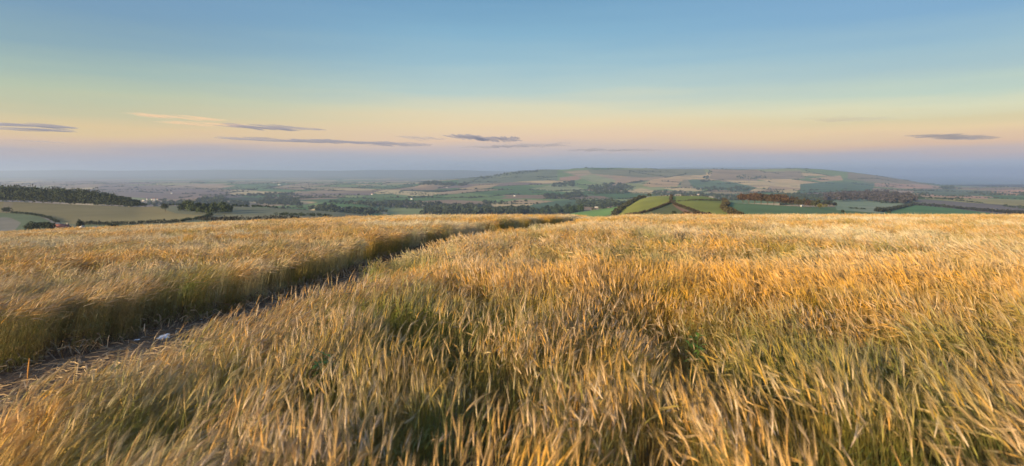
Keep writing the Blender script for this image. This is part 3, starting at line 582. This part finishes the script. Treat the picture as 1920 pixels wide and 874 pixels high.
def village(poly, n, dmin, label, group, dmax=9000):
    for P in scatter_poly(poly, n, dmin, dmax, 500 + n):
        px = CX + P[0] / P[1] * F; py = HY - P[2] / P[1] * F
        house(px, py, *(np.array([g_.uniform(8, 14), g_.uniform(5, 8), g_.uniform(3.5, 5.5)]) * (.6 if P[1] < 2600 else 1)), g_.uniform(-.6, .6), label, group, roof=[M_roof, M_wallg, M_roof, M_roofr][int(g_.integers(0, 4))], wall=M_walld, dmin=P[1] * .985, dmax=P[1] * 1.015)
village([(1352, 371), (1385, 369), (1400, 374), (1356, 376)], 22, 1900, 'small white house in the village showing behind the olive hill', 'village houses behind the olive hill')
village([(1096, 384), (1130, 382), (1150, 388), (1110, 391)], 12, 1500, 'small pale house among trees left of the olive hill', 'hamlet houses left of the olive hill')
village([(258, 375), (300, 373), (305, 380), (262, 383)], 22, 2000, 'small pale house in the village beyond the long ridge wood', 'village houses beyond the ridge wood')
village([(640, 344), (720, 339), (725, 345), (650, 348)], 26, 6500, 'tiny pale building in the town far across the valley', 'town buildings far across the valley', 11000)
village([(1440, 370), (1500, 369), (1500, 376), (1445, 377)], 9, 1900, 'small pale house in the woods behind the autumn row', 'houses behind the autumn row')
for x, y, lb in [(524, 347, 'long white farm shed in the hazy valley, left of centre'), (322, 363, 'white farm among the brown fields of the left valley'), (772, 374, 'white farmhouse on the mid valley floor'), (965, 368, 'pink-white farm near the foot of the long ridge'),
                 (838, 352, 'white house below the wooded knoll'), (1315, 355, 'white farm beneath the tan fields of the ridge'), (1310, 366, 'red-roofed farm just above the crest of the olive hill'), (698, 365, 'farmhouse beside the two straw-coloured valley fields'), (1865, 396, 'white house on the dark hedge at far right')]:
    house(x, y, 26 if 'shed' in lb else 11, 7, 4.2, .1, lb, roof=M_roofr if 'red' in lb else M_roof, dmin=1200, dmax=9000)
p = at(1115, 314.6, 5000, 6600); mo = empty('radio_mast', tuple(p)); tag(mo, 'thin radio mast on the crest of the long ridge', 'mast')
b = MB()
for a in range(3):
    an = a * 2.094; b.tube([(1.3 * math.cos(an), 1.3 * math.sin(an), -1), (.35 * math.cos(an), .35 * math.sin(an), 46)], .22, 4)
for k in range(15):
    r0 = 1.3 - .95 * k / 15
    for a in range(3):
        a0, a1 = a * 2.094, (a + 1) * 2.094; b.tube([(r0 * math.cos(a0), r0 * math.sin(a0), k * 3), (r0 * math.cos(a1), r0 * math.sin(a1), k * 3 + 3)], .1, 3)
b.build('lattice_tower', M_steel, mo); b = MB(); b.tube([(0, 0, 45), (0, 0, 52)], .15, 5); b.build('antenna', M_steel, mo)

# ------------------------------------------------------------------ haze
hm = bpy.data.materials.new('valley_haze'); hm.use_nodes = True; t = hm.node_tree; t.nodes.clear()
o_ = N(t, 'ShaderNodeOutputMaterial'); pv = N(t, 'ShaderNodeVolumePrincipled')
pv.inputs['Color'].default_value = (.60, .735, .98, 1); pv.inputs['Density'].default_value = 9.2e-5; pv.inputs['Anisotropy'].default_value = 0.35
t.links.new(pv.outputs[0], o_.inputs['Volume'])
b = MB(); b.box(-34000, 34000, -21000, 31000, float(LZ.min()) - 5, 165); hz = b.build('haze', hm); tag(hz, 'thin bluish evening haze filling the valley', 'haze', kind='stuff')

# ------------------------------------------------------------------ clouds: flat lenses of thin vapour far off
def cloudmat(name, c, dens, aniso=0.0):
    m = bpy.data.materials.new(name); m.use_nodes = True; t = m.node_tree; t.nodes.clear(); o = N(t, 'ShaderNodeOutputMaterial'); v = N(t, 'ShaderNodeVolumePrincipled')
    v.inputs['Color'].default_value = c + (1,); v.inputs['Density'].default_value = dens; v.inputs['Anisotropy'].default_value = aniso
    t.links.new(v.outputs[0], o.inputs['Volume']); return m
MC1 = cloudmat('grey_mauve_cloud', (.44, .43, .49), 2.2e-3); MC2 = cloudmat('peach_cloud', (1.0, .72, .48), 4.5e-4, -.4); MC4 = cloudmat('faint_veil', (.5, .46, .5), 2.5e-4); MC3 = cloudmat('thin_mauve_cloud', (.46, .45, .5), 6e-4)
def cloud(x0, y0, x1, y1, th, mat, label, seed, D=40000, depth=2200):
    """bundle of ragged strands between two photo pixels, th pixels thick"""
    g = np.random.default_rng(seed * 13); VV = []; FF = {4: []}; n0 = 0; L = x1 - x0; ns = 3 + int(L / 70)
    for s_ in range(ns):
        if s_ == 0: a, b_ = .0, 1.0; tk = .62
        else: c_ = g.uniform(.1, .9); hl = g.uniform(.08, .26); a, b_ = max(0, c_ - hl), min(1, c_ + hl); tk = g.uniform(.25, .6)
        oy = 0 if s_ == 0 else g.uniform(-.45, .55) * th; D_ = D + (s_ * 900 if s_ else 0)
        nu, nv = 56, 10; u = np.linspace(0, 1, nu); v = np.linspace(-1, 1, nv); U, Vv = np.meshgrid(u, v, indexing='ij')
        env = (np.sin(np.pi * u) ** .5) * ((.9 if s_ == 0 else .65) + (.45 if s_ == 0 else .8) * fbm(u * 9, u * 0 + seed + s_, seed + s_, 4)); env = np.clip(env, 0.015, 1.3)[:, None]
        tx = a + (b_ - a) * U; X = (x0 + L * tx - CX) / F * D_; Yw = D_ + Vv * depth * env + 900 * fbm(U * 4, U * 0, seed + s_ + 3, 2)
        zc = (HY - (y0 + (y1 - y0) * tx + oy + th * .35 * fbm(U * 6, U * 0 + .5, seed + 31 + s_, 3))) / F * D_
        w = np.sqrt(np.clip(1 - Vv ** 2, 0, 1)) * env * tk * th / F * D_ / 2 * (.7 + .7 * fbm(U * 22, Vv * 2, seed + 5, 3))
        w = np.maximum(w, .5); top = np.stack([X, Yw, zc + w], -1).reshape(-1, 3); bot = np.stack([X, Yw, zc - w * .6 - .5], -1).reshape(-1, 3)
        i = np.arange(nu * nv).reshape(nu, nv); q = np.stack([i[:-1, :-1], i[1:, :-1], i[1:, 1:], i[:-1, 1:]], -1).reshape(-1, 4); n = nu * nv
        ring = np.concatenate([i[:, 0], i[-1, 1:], i[-2::-1, -1], i[0, -2:0:-1]]); r2 = np.roll(ring, -1)
        FF[4] += [q + n0, q[:, ::-1] + n + n0, np.stack([ring, ring + n, r2 + n, r2], -1) + n0]; VV += [top, bot]; n0 += 2 * n
    o = mesh_np('cloud', np.vstack(VV), np.concatenate(FF[4]), mat, smooth=True); tag(o, label, 'cloud', 'thin clouds low over the horizon'); return o
cloud(-60, 233, 132, 238, 7, MC1, 'thicker grey-mauve cloud at the left frame edge', 1)
cloud(-40, 241, 134, 245, 4, MC1, 'lower ragged strand beneath the cloud at the left frame edge', 2)
cloud(40, 264, 106, 267, 3, MC3, 'faint short mauve streak low in the left sky', 3)
cloud(408, 236, 612, 244, 6, MC1, 'upper of the two long grey-mauve streaks left of centre', 4)
cloud(408, 260, 812, 272, 6, MC1, 'lower and longest grey-mauve streak left of centre', 5)
cloud(742, 258, 840, 261, 5, MC3, 'faint grey streak joining the left end of the centre cloud', 6)
cloud(826, 255, 980, 262, 8, MC1, 'darkest grey cloud just left of the sky centre', 7)
cloud(856, 277, 1076, 272, 7, MC3, 'soft broad mauve cloud below the centre cloud', 8)
cloud(1060, 280, 1240, 283, 5, MC3, 'pale mauve streak right above the long ridge', 9)
cloud(1702, 253, 1862, 261, 5, MC1, 'single dark grey streak in the right sky', 10)
cloud(1500, 222, 1680, 225, 4, MC4, 'faint brownish haze streak high in the right sky', 11)
cloud(230, 213, 420, 224, 7, MC2, 'peach-lit wispy cloud, upper one in the left sky', 12)
cloud(290, 229, 470, 236, 6, MC2, 'peach-lit wispy cloud just above the upper grey streak', 13)
#NEAR
# ------------------------------------------------------------------ barley
def crop_material():
    m, t, p = mat_new('ripe_barley'); a = N(t, 'ShaderNodeAttribute', attribute_name='tint'); s = N(t, 'ShaderNodeSeparateColor'); t.links.new(a.outputs['Color'], s.inputs[0])
    part, rnd, hgt = s.outputs[0], s.outputs[1], s.outputs[2]
    info = N(t, 'ShaderNodeObjectInfo'); n1 = noise(t, .45, 3, .55); gp = N(t, 'ShaderNodeNewGeometry'); mp_ = N(t, 'ShaderNodeMapping'); mp_.inputs['Scale'].default_value = (.35, 1.0, 0); t.links.new(gp.outputs['Position'], mp_.inputs[0]); n2 = noise(t, .16, 4, .6, vec=mp_.outputs[0]); n3 = noise(t, 1.7, 2, .5)
    r = mathn(t, 'FRACT', mathn(t, 'ADD', rnd, info.outputs['Random']))
    ear = ramp(t, [(0, (.55, .26, .03, 1)), (.15, (.54, .30, .06, 1)), (.35, (.52, .34, .14, 1)), (.5, (.72, .56, .36, 1)), (.66, (.66, .46, .27, 1)), (.76, (.34, .22, .10, 1)), (.86, (.32, .28, .05, 1)), (.93, (.42, .26, .09, 1)), (1, (.85, .41, .03, 1))], r).outputs[0]
    stalk = ramp(t, [(0, (.20, .19, .045, 1)), (.4, (.34, .26, .09, 1)), (.7, (.13, .16, .025, 1)), (1, (.34, .2, .06, 1))], r).outputs[0]
    col = mixc(t, maprange(t, part, .45, .6), stalk, ear)
    col = mixc(t, maprange(t, part, .85, .98, 0, .30), col, (.66, .50, .33))
    gm = maprange(t, n1.outputs[0], .49, .62); gm = mathn(t, 'MULTIPLY', gm, .9)
    low = maprange(t, hgt, .1, .8, .38, 0.0); gm = mathn(t, 'MAXIMUM', gm, low)
    gm = mathn(t, 'MULTIPLY', gm, maprange(t, part, .5, 1.0, 1.0, .5))
    col = mixc(t, gm, col, (.15, .19, .022))
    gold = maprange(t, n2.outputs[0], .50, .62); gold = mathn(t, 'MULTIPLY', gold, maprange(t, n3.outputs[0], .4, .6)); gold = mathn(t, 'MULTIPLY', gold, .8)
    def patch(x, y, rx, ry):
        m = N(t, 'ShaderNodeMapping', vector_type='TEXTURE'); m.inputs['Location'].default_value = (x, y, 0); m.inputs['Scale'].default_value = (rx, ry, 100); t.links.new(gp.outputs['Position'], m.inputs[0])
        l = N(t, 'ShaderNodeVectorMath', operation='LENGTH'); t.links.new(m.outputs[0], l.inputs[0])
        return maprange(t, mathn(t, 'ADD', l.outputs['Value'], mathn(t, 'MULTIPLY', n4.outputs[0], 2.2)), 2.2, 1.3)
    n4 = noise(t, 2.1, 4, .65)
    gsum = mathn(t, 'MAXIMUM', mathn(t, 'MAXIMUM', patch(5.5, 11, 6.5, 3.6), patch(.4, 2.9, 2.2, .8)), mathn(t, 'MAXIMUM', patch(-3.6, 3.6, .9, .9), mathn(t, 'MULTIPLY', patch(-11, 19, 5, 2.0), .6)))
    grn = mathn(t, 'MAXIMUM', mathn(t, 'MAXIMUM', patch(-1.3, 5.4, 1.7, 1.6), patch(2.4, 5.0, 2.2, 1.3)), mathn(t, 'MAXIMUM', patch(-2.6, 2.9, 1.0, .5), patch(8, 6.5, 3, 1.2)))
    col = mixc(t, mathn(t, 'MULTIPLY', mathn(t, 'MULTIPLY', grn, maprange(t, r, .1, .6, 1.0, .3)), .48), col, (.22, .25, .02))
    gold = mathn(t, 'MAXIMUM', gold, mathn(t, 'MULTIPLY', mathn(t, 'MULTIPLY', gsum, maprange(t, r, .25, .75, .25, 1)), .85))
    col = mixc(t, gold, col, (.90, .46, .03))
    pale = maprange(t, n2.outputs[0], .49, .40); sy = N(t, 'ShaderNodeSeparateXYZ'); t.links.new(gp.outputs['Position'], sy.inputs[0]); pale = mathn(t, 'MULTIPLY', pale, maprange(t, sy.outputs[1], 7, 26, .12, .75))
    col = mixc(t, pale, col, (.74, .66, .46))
    n5 = noise(t, 2.6, 3, .6); col = mixc(t, mathn(t, 'MULTIPLY', maprange(t, n5.outputs[0], .50, .62), .55), col, (.30, .185, .075))
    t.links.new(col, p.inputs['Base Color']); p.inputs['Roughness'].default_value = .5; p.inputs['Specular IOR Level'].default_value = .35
    tr = N(t, 'ShaderNodeBsdfTranslucent'); t.links.new(col, tr.inputs[0]); mx_ = N(t, 'ShaderNodeMixShader'); mx_.inputs[0].default_value = .12
    t.links.new(p.outputs[0], mx_.inputs[1]); t.links.new(tr.outputs[0], mx_.inputs[2]); t.links.new(mx_.outputs[0], t.nodes['Material Output'].inputs[0]); return m
M_crop = crop_material()
def stem(b, g, base=(0, 0), lod=0, yaw=0.0, H=.87):
    """one barley plant leaning and nodding towards +Y (turned by yaw)"""
    rn = g.random(); L = H * g.uniform(.93, 1.07); ns = {0: 7, 1: 4, 2: 3}[lod]
    th = R(g.uniform(0, 5)); th1 = R(g.uniform(8, 22)); P = [np.zeros(3)]; ang = []
    for i in range(ns):
        f = (i + 1) / ns; a = th + (th1 - th) * f ** 1.6; ang.append(a); P.append(P[-1] + np.array([0, math.sin(a), math.cos(a)]) * L / ns)
    P = np.array(P); w = np.linspace(.0022, .0013, ns + 1)
    if lod: w = w * (1.5 if lod == 1 else 2.4)
    cz = lambda z: np.clip(z / H, 0, 1)
    rot = np.array([[math.cos(yaw), -math.sin(yaw), 0], [math.sin(yaw), math.cos(yaw), 0], [0, 0, 1]])
    off = np.array([base[0], base[1], 0.0]); X = lambda q: np.asarray(q) @ rot.T + off
    def colr(part, q): q = np.asarray(q); return np.column_stack([np.full(len(q), part), np.full(len(q), rn), cz(q[:, 2])])
    if lod == 0: b.tube(X(P), w, 3, colr(.1, P))
    else: b.ribbon(X(P), w * 2, rot @ np.array([1, 0, 0]), colr(.1, P))
    # leaves
    for k in range(3 if lod == 0 else (1 if lod == 1 else 0)):
        i0 = P[min(ns - 1, 1 + k * (2 if lod == 0 else 1))] ; az = g.uniform(0, 6.28); ln = g.uniform(.14, .28); n_ = 5 if lod == 0 else 3; q = [i0.copy()]; up = g.uniform(.5, 1.1); aa = up
        d0 = np.array([math.cos(az), math.sin(az) + .5, 0]); d0 /= np.linalg.norm(d0)
        for j in range(n_): q.append(q[-1] + (d0 * math.cos(aa) + np.array([0, 0, math.sin(aa)])) * ln / n_); aa -= g.uniform(.3, .75)
        q = np.array(q); sd_ = np.cross(d0, [0, 0, 1]); b.ribbon(X(q), np.linspace(.009, .002, n_ + 1) * (1 if lod == 0 else 1.4), rot @ sd_, colr(.3, q))
    # neck and ear
    a = ang[-1]; q = [P[-1]]; tgt = R(g.choice([g.uniform(18, 45), g.uniform(45, 80), g.uniform(80, 115)], p=[.32, .40, .28])); nn = 4 if lod == 0 else 2; sx = g.normal(0, .25)
    for j in range(nn): a += (tgt - a) * (.45 if nn == 4 else .7); q.append(q[-1] + np.array([sx * .3, math.sin(a), math.cos(a)]) * (.05 / nn))
    neck = np.array(q)
    if lod == 0: b.tube(X(neck), .0014, 3, colr(.3, neck))
    else: b.ribbon(X(neck), .004, rot @ np.array([1, 0, 0]), colr(.3, neck))
    EL = g.uniform(.075, .105); m_ = {0: 9, 1: 4, 2: 3}[lod]; q = [neck[-1]]; a2 = a
    for j in range(m_ - 1): a2 += R(g.uniform(0, 22)) / m_; q.append(q[-1] + np.array([sx * .5, math.sin(a2), math.cos(a2)]) * EL / (m_ - 1))
    ear = np.array(q); base_r = np.sin(np.linspace(.35, 2.95, m_)) * (.0048 if lod == 0 else (.007 if lod == 1 else .010))
    if lod == 0: base_r = base_r * np.where(np.arange(m_) % 2, 1.18, .82)
    b.tube(X(ear), base_r, 5 if lod == 0 else (4 if lod == 1 else 3), colr(.75, ear))
    D = np.array([sx * .5, math.sin(a2), math.cos(a2)]); D /= np.linalg.norm(D); S = np.cross(D, [1, 0, 0.01]); S /= np.linalg.norm(S); S2 = np.cross(D, S)
    na = {0: 16, 1: 6, 2: 3}[lod]; wa = {0: .0015, 1: .0042, 2: .012}[lod]
    for j in range(na):
        i0 = ear[min(m_ - 1, int(j / na * m_))]; an = g.uniform(0, 6.28); sp_ = g.uniform(.03, .18); dd = D + (S * math.cos(an) + S2 * math.sin(an)) * sp_; dd /= np.linalg.norm(dd)
        ln = g.uniform(.09, .155); bend = np.array([0, .12, -.10]) * ln
        q = np.array([i0, i0 + dd * ln * .55 + bend * .3, i0 + dd * ln + bend]); sdv = np.cross(dd, g.normal(size=3)); sdv /= np.linalg.norm(sdv)
        b.ribbon(X(q), [wa, wa * .8, wa * .15], rot @ sdv, colr(1.0, q))
protos = bpy.data.collections.new('barley_kinds')
g = np.random.default_rng(3); NP0, NP1, NP2 = 26, 10, 8
for k in range(NP0):
    b = MB(); stem(b, g, lod=0); protos.objects.link(b.build('a_stem_%02d' % k, M_crop, smooth=True, link=False))
for k in range(NP1):
    b = MB()
    for j in range(16): r_ = .17 * math.sqrt(g.random()); q_ = g.random() * 6.28; stem(b, g, (r_ * math.cos(q_), r_ * math.sin(q_)), 1, g.normal(0, .45), .87 * g.uniform(.9, 1.07))
    protos.objects.link(b.build('b_tuft_%02d' % k, M_crop, smooth=True, link=False))
for k in range(NP2):
    b = MB()
    for j in range(48): r_ = .48 * math.sqrt(g.random()); q_ = g.random() * 6.28; stem(b, g, (r_ * math.cos(q_), r_ * math.sin(q_)), 2, g.normal(0, .5), .87 * g.uniform(.9, 1.08))
    protos.objects.link(b.build('c_patch_%02d' % k, M_crop, smooth=True, link=False))
def band(y0, y1, dens, seed, margin):
    """random points of the given density between two distances, within the view and a margin beside it"""
    g = np.random.default_rng(seed); wmax = 0.95 * y1 + margin; n = int(dens * (y1 - y0) * 2 * wmax); X = g.uniform(-wmax, wmax, n); Y = g.uniform(y0, y1, n)
    k = np.abs(X) < .95 * Y + margin; return X[k], Y[k]
def not_track(X, Y, g, soft=0.0):
    u = track_u(X, Y); w = track_w(Y) + .12 * fbm(X * 0, Y * .8, 5, 2); e = .10 * fbm(X * .5, Y * 1.3, 15, 2)
    keep = (u < e - soft) | (u > w + e * 1.4 + soft * .6) | (Y > 74)
    gap = ((X - GAP[0]) / .95) ** 2 + ((Y - GAP[1]) / .42) ** 2 < 1 + .4 * fbm(X * 2, Y * 2, 8, 2); return keep & ~gap
GAP = at_field(1815, 585, .35)
pos, rot_, scl, kid = [], [], [], []
for lod, (y0, y1, dens, mg) in enumerate([(.5, 13, 620, 1.6), (12.5, 34, 32, 2.5), (33, 112, 4.4, 6)]):
    X, Y = band(y0, y1, dens, 40 + lod, mg); g = np.random.default_rng(60 + lod)
    if lod < 2:
        thin = np.clip(.56 + 2.6 * fbm(X / .34, Y / .55, 111, 3), .03, 1); k = g.random(len(X)) < thin; X, Y = X[k], Y[k]
    k = not_track(X, Y, g, (0, .12, .42)[lod]); X, Y = X[k], Y[k]; n = len(X); Z = zf(X, Y)
    gust = fbm(X / 1.0 + 3, Y / 1.6, 81, 3); gy_ = fbm(X / 1.1, Y / 1.6 + 5, 85, 3); hv = .8 * fbm(X / 2.4, Y / 1.7, 91, 3) + .75 * fbm(X / .45, Y / .7, 95, 2)
    lean = R(10) + R(17) * gust + R(5) * g.normal(size=n); az = .65 * gy_ + (.26 if lod == 0 else .25) * g.normal(size=n) + .12
    scale_edge = np.where((track_u(X, Y) > 0) & (track_u(X, Y) < track_w(Y) + 1.1 + 2.0 * (Y > 24)), .76, 1.0)
    # stalks at the track's edge flop outwards a little
    u = track_u(X, Y); lean = np.where((u < 0) & (u > -.7) & (Y < 26), lean * .3, lean); az = np.where((u < 0) & (u > -.5), az + .5, az)
    pos.append(np.column_stack([X, Y, Z - .01])); rot_.append(np.column_stack([-lean, .12 * g.normal(size=n) * (lod == 0), -az]))
    scl.append(scale_edge * (1 + .2 * hv) * (1 + .07 * g.normal(size=n))); kid.append(g.integers(0, (NP0, NP1, NP2)[lod], n) + (0, NP0, NP0 + NP1)[lod])
pos = np.concatenate(pos); rot_ = np.concatenate(rot_); scl = np.concatenate(scl); kid = np.concatenate(kid)
def instancer(name, pos, rot_, scl, kid, coll, label, cat):
    me = bpy.data.meshes.new(name); me.vertices.add(len(pos)); me.vertices.foreach_set('co', pos.astype(np.float32).ravel())
    a = me.attributes.new('turn', 'FLOAT_VECTOR', 'POINT'); a.data.foreach_set('vector', rot_.astype(np.float32).ravel())
    a = me.attributes.new('size', 'FLOAT', 'POINT'); a.data.foreach_set('value', scl.astype(np.float32))
    a = me.attributes.new('pick', 'INT', 'POINT'); a.data.foreach_set('value', kid.astype(np.int32))
    o = bpy.data.objects.new(name, me); COL.objects.link(o); tag(o, label, cat, kind='stuff')
    ng = bpy.data.node_groups.new(name, 'GeometryNodeTree'); ng.interface.new_socket('Geometry', in_out='INPUT', socket_type='NodeSocketGeometry'); ng.interface.new_socket('Geometry', in_out='OUTPUT', socket_type='NodeSocketGeometry')
    gi = ng.nodes.new('NodeGroupInput'); go = ng.nodes.new('NodeGroupOutput'); ip = ng.nodes.new('GeometryNodeInstanceOnPoints'); ci = ng.nodes.new('GeometryNodeCollectionInfo')
    ci.inputs[0].default_value = coll; ci.inputs['Separate Children'].default_value = True; ci.inputs['Reset Children'].default_value = True
    def na(nm, ty): n_ = ng.nodes.new('GeometryNodeInputNamedAttribute'); n_.data_type = ty; n_.inputs[0].default_value = nm; return n_.outputs[0]
    er = ng.nodes.new('FunctionNodeEulerToRotation'); L_ = ng.links.new
    L_(na('turn', 'FLOAT_VECTOR'), er.inputs[0]); L_(er.outputs[0], ip.inputs['Rotation']); L_(na('size', 'FLOAT'), ip.inputs['Scale']); L_(na('pick', 'INT'), ip.inputs['Instance Index'])
    ip.inputs['Pick Instance'].default_value = True; L_(gi.outputs[0], ip.inputs['Points']); L_(ci.outputs[0], ip.inputs['Instance']); L_(ip.outputs[0], go.inputs[0])
    md = o.modifiers.new('scatter', 'NODES'); md.node_group = ng; return o
print('barley instances', len(pos))
instancer('barley_crop', pos, rot_, scl, kid, protos, 'ripe golden barley bending in the wind across the whole hilltop field', 'barley')

# ------------------------------------------------------------------ tramline litter, stones, weeds
M_straw = tinted('dead_straw', .3, 4.0)
b = MB(); g = np.random.default_rng(8); n = 15000
Y = 3 + 32 * g.random(n) ** 1.5; uu = g.uniform(-.35, 1.0, n) * track_w(Y); xe = np.interp(Y, TL[:, 1], TL[:, 0])
for i in range(n):
    x = xe[i] + uu[i]; y = Y[i]; an = g.uniform(0, 6.28); ln = g.uniform(.08, .34); edge = uu[i] < .25
    z = float(zf(x, y)) + g.uniform(-.03, .03) + .0; rise = g.uniform(0, .34) * edge + g.uniform(0, .05); d = np.array([math.cos(an), math.sin(an), 0])
    q = np.array([[x, y, z], [x, y, z + rise * .7] + d * ln * .5, [x, y, z + rise * g.uniform(.3, 1)] + d * ln]); c_ = np.array([.40, .30, .19]) * g.uniform(.25, 1.3)
    b.ribbon(q, g.uniform(.005, .011) * (1 + y / 12), (0, 0, 1) if g.random() < .5 else (-d[1], d[0], 0), c_)
tag(b.build('straw_litter', M_straw), 'dead brown straw lying along the bare tramline', 'straw litter', kind='stuff')
def stone(px, py, s, label, seed, h=0.0):
    import bmesh
    g = np.random.default_rng(seed); p = at_field(px, py); bm = bmesh.new(); bmesh.ops.create_icosphere(bm, subdivisions=3, radius=1.0)
    for v in bm.verts:
        d = v.co.normalized(); f = 1 + .28 * math.sin(d.x * 3.1 + seed) * math.cos(d.y * 4.3 + seed * 2) + .16 * math.sin(d.z * 6 + d.x * 5 + seed) + .05 * g.normal()
        v.co = Vector((d.x * f * s[0], d.y * f * s[1], d.z * f * s[2] if d.z > -.3 else -.3 * s[2]))
    me = bpy.data.meshes.new('chalk_stone'); bm.to_mesh(me); bm.free(); me.materials.append(M_chalk); o = bpy.data.objects.new('chalk_stone', me); COL.objects.link(o)
    o.location = (p[0], p[1], p[2] - .03 + .2 * s[2]); o.rotation_euler = (0, 0, g.uniform(0, 6)); tag(o, label, 'stone', 'white chalk stones on the tramline')
M_chalk, t, p_ = mat_new('chalk'); n_ = noise(t, 18, 5, .6); t.links.new(mixc(t, maprange(t, n_.outputs[0], .38, .62), (.55, .56, .58), (.84, .85, .86)), p_.inputs['Base Color']); p_.inputs['Roughness'].default_value = .9
for a_ in [(308, 634, (.13, .10, .07), 'largest white chalk stone, half hidden by the right-hand barley', 1), (258, 637, (.07, .06, .03), 'flat white chalk stone just left of the largest one', 2), (118, 681, (.12, .04, .025), 'long flat white stone lower down the tramline', 3),
           (166, 624, (.045, .04, .035), 'small white stone at the foot of the left barley edge', 4), (62, 672, (.035, .03, .02), 'small grey-white pebble near the left frame edge of the tramline', 5), (340, 601, (.045, .04, .02), 'small chalk stone left above the largest one, in the straw', 6),
           (378, 600, (.06, .05, .03), 'chalk stone beyond the largest one, mid tramline', 7), (268, 612, (.03, .03, .02), 'tiny chalk chip above the flat stone', 8), (440, 578, (.05, .04, .02), 'farthest pale stone on the tramline', 9)]: stone(*a_)
M_weed = tinted('weed_leaves', .3, 8.0, .6)
def weed(px, py, H, spread, n, c, label, seed, hh=0.0):
    p = at_field(px, py, hh); p[2] = float(zf(p[0], p[1])); o = empty('weed', tuple(p)); tag(o, label, 'weed', 'green weeds growing in the barley'); g = np.random.default_rng(seed); st = MB(); lf = MB()
    for k in range(n):
        an = g.uniform(0, 6.28); top = np.array([math.cos(an) * spread * g.random(), math.sin(an) * spread * g.random(), H * g.uniform(.75, 1.05)])
        P = np.array([top * f ** 1.0 + np.array([0, 0, .0]) for f in np.linspace(0, 1, 8)]); P[:, :2] = top[:2] * np.linspace(0, 1, 8)[:, None] ** 1.8; st.tube(P, np.linspace(.006, .002, 8), 4, np.array(c) * .8)
        for j in range(3, 8):
            for m_ in range(4):
                a2 = g.uniform(0, 6.28); d = np.array([math.cos(a2), math.sin(a2), g.uniform(-.2, .7)]); d /= np.linalg.norm(d); sd_ = np.cross(d, [0, 0, 1]); ln = g.uniform(.06, .13)
                q = np.array([P[j], P[j] + d * ln * .5 + [0, 0, .01], P[j] + d * ln - [0, 0, .015]]); lf.ribbon(q, [.008, .034, .003], sd_, np.array(c) * g.uniform(.7, 1.3))
    st.build('stem', M_weed, o); lf.build('leaves', M_weed, o)
weed(606, 700, .92, .16, 12, (.06, .13, .03), 'bright green bushy weed in the foreground barley left of centre', 1, .8)
weed(843, 500, .98, .10, 6, (.07, .14, .03), 'green weed in the barley just right of the tramline', 2, .85)
weed(210, 592, .6, .07, 6, (.045, .11, .03), 'dark green weed at the edge of the left barley bank', 3, .3)
weed(1305, 640, .88, .08, 5, (.10, .18, .03), 'small green weed low in the barley right of centre', 4, .8)
weed(1062, 430, .95, .2, 6, (.09, .17, .03), 'distant green weed on the barley at the end of the tramline', 5, .9)
p = at_field(45, 722, .86); p[2] = float(zf(p[0], p[1])); o = empty('dock_stalk', tuple(p)); tag(o, 'single upright orange dock stalk above the barley at lower left', 'stalk'); b = MB(); b.tube([(0, 0, 0), (.01, 0, .5), (.03, 0, .93)], [.004, .003, .002], 4, (.35, .2, .08)); b.build('stem', M_weed, o)
b = MB(); b.tube([(.03, 0, .9), (.035, 0, .96), (.042, 0, 1.03), (.048, 0, 1.1)], [.002, .006, .006, .002], 7, (.45, .22, .06)); b.build('seed_head', M_weed, o)
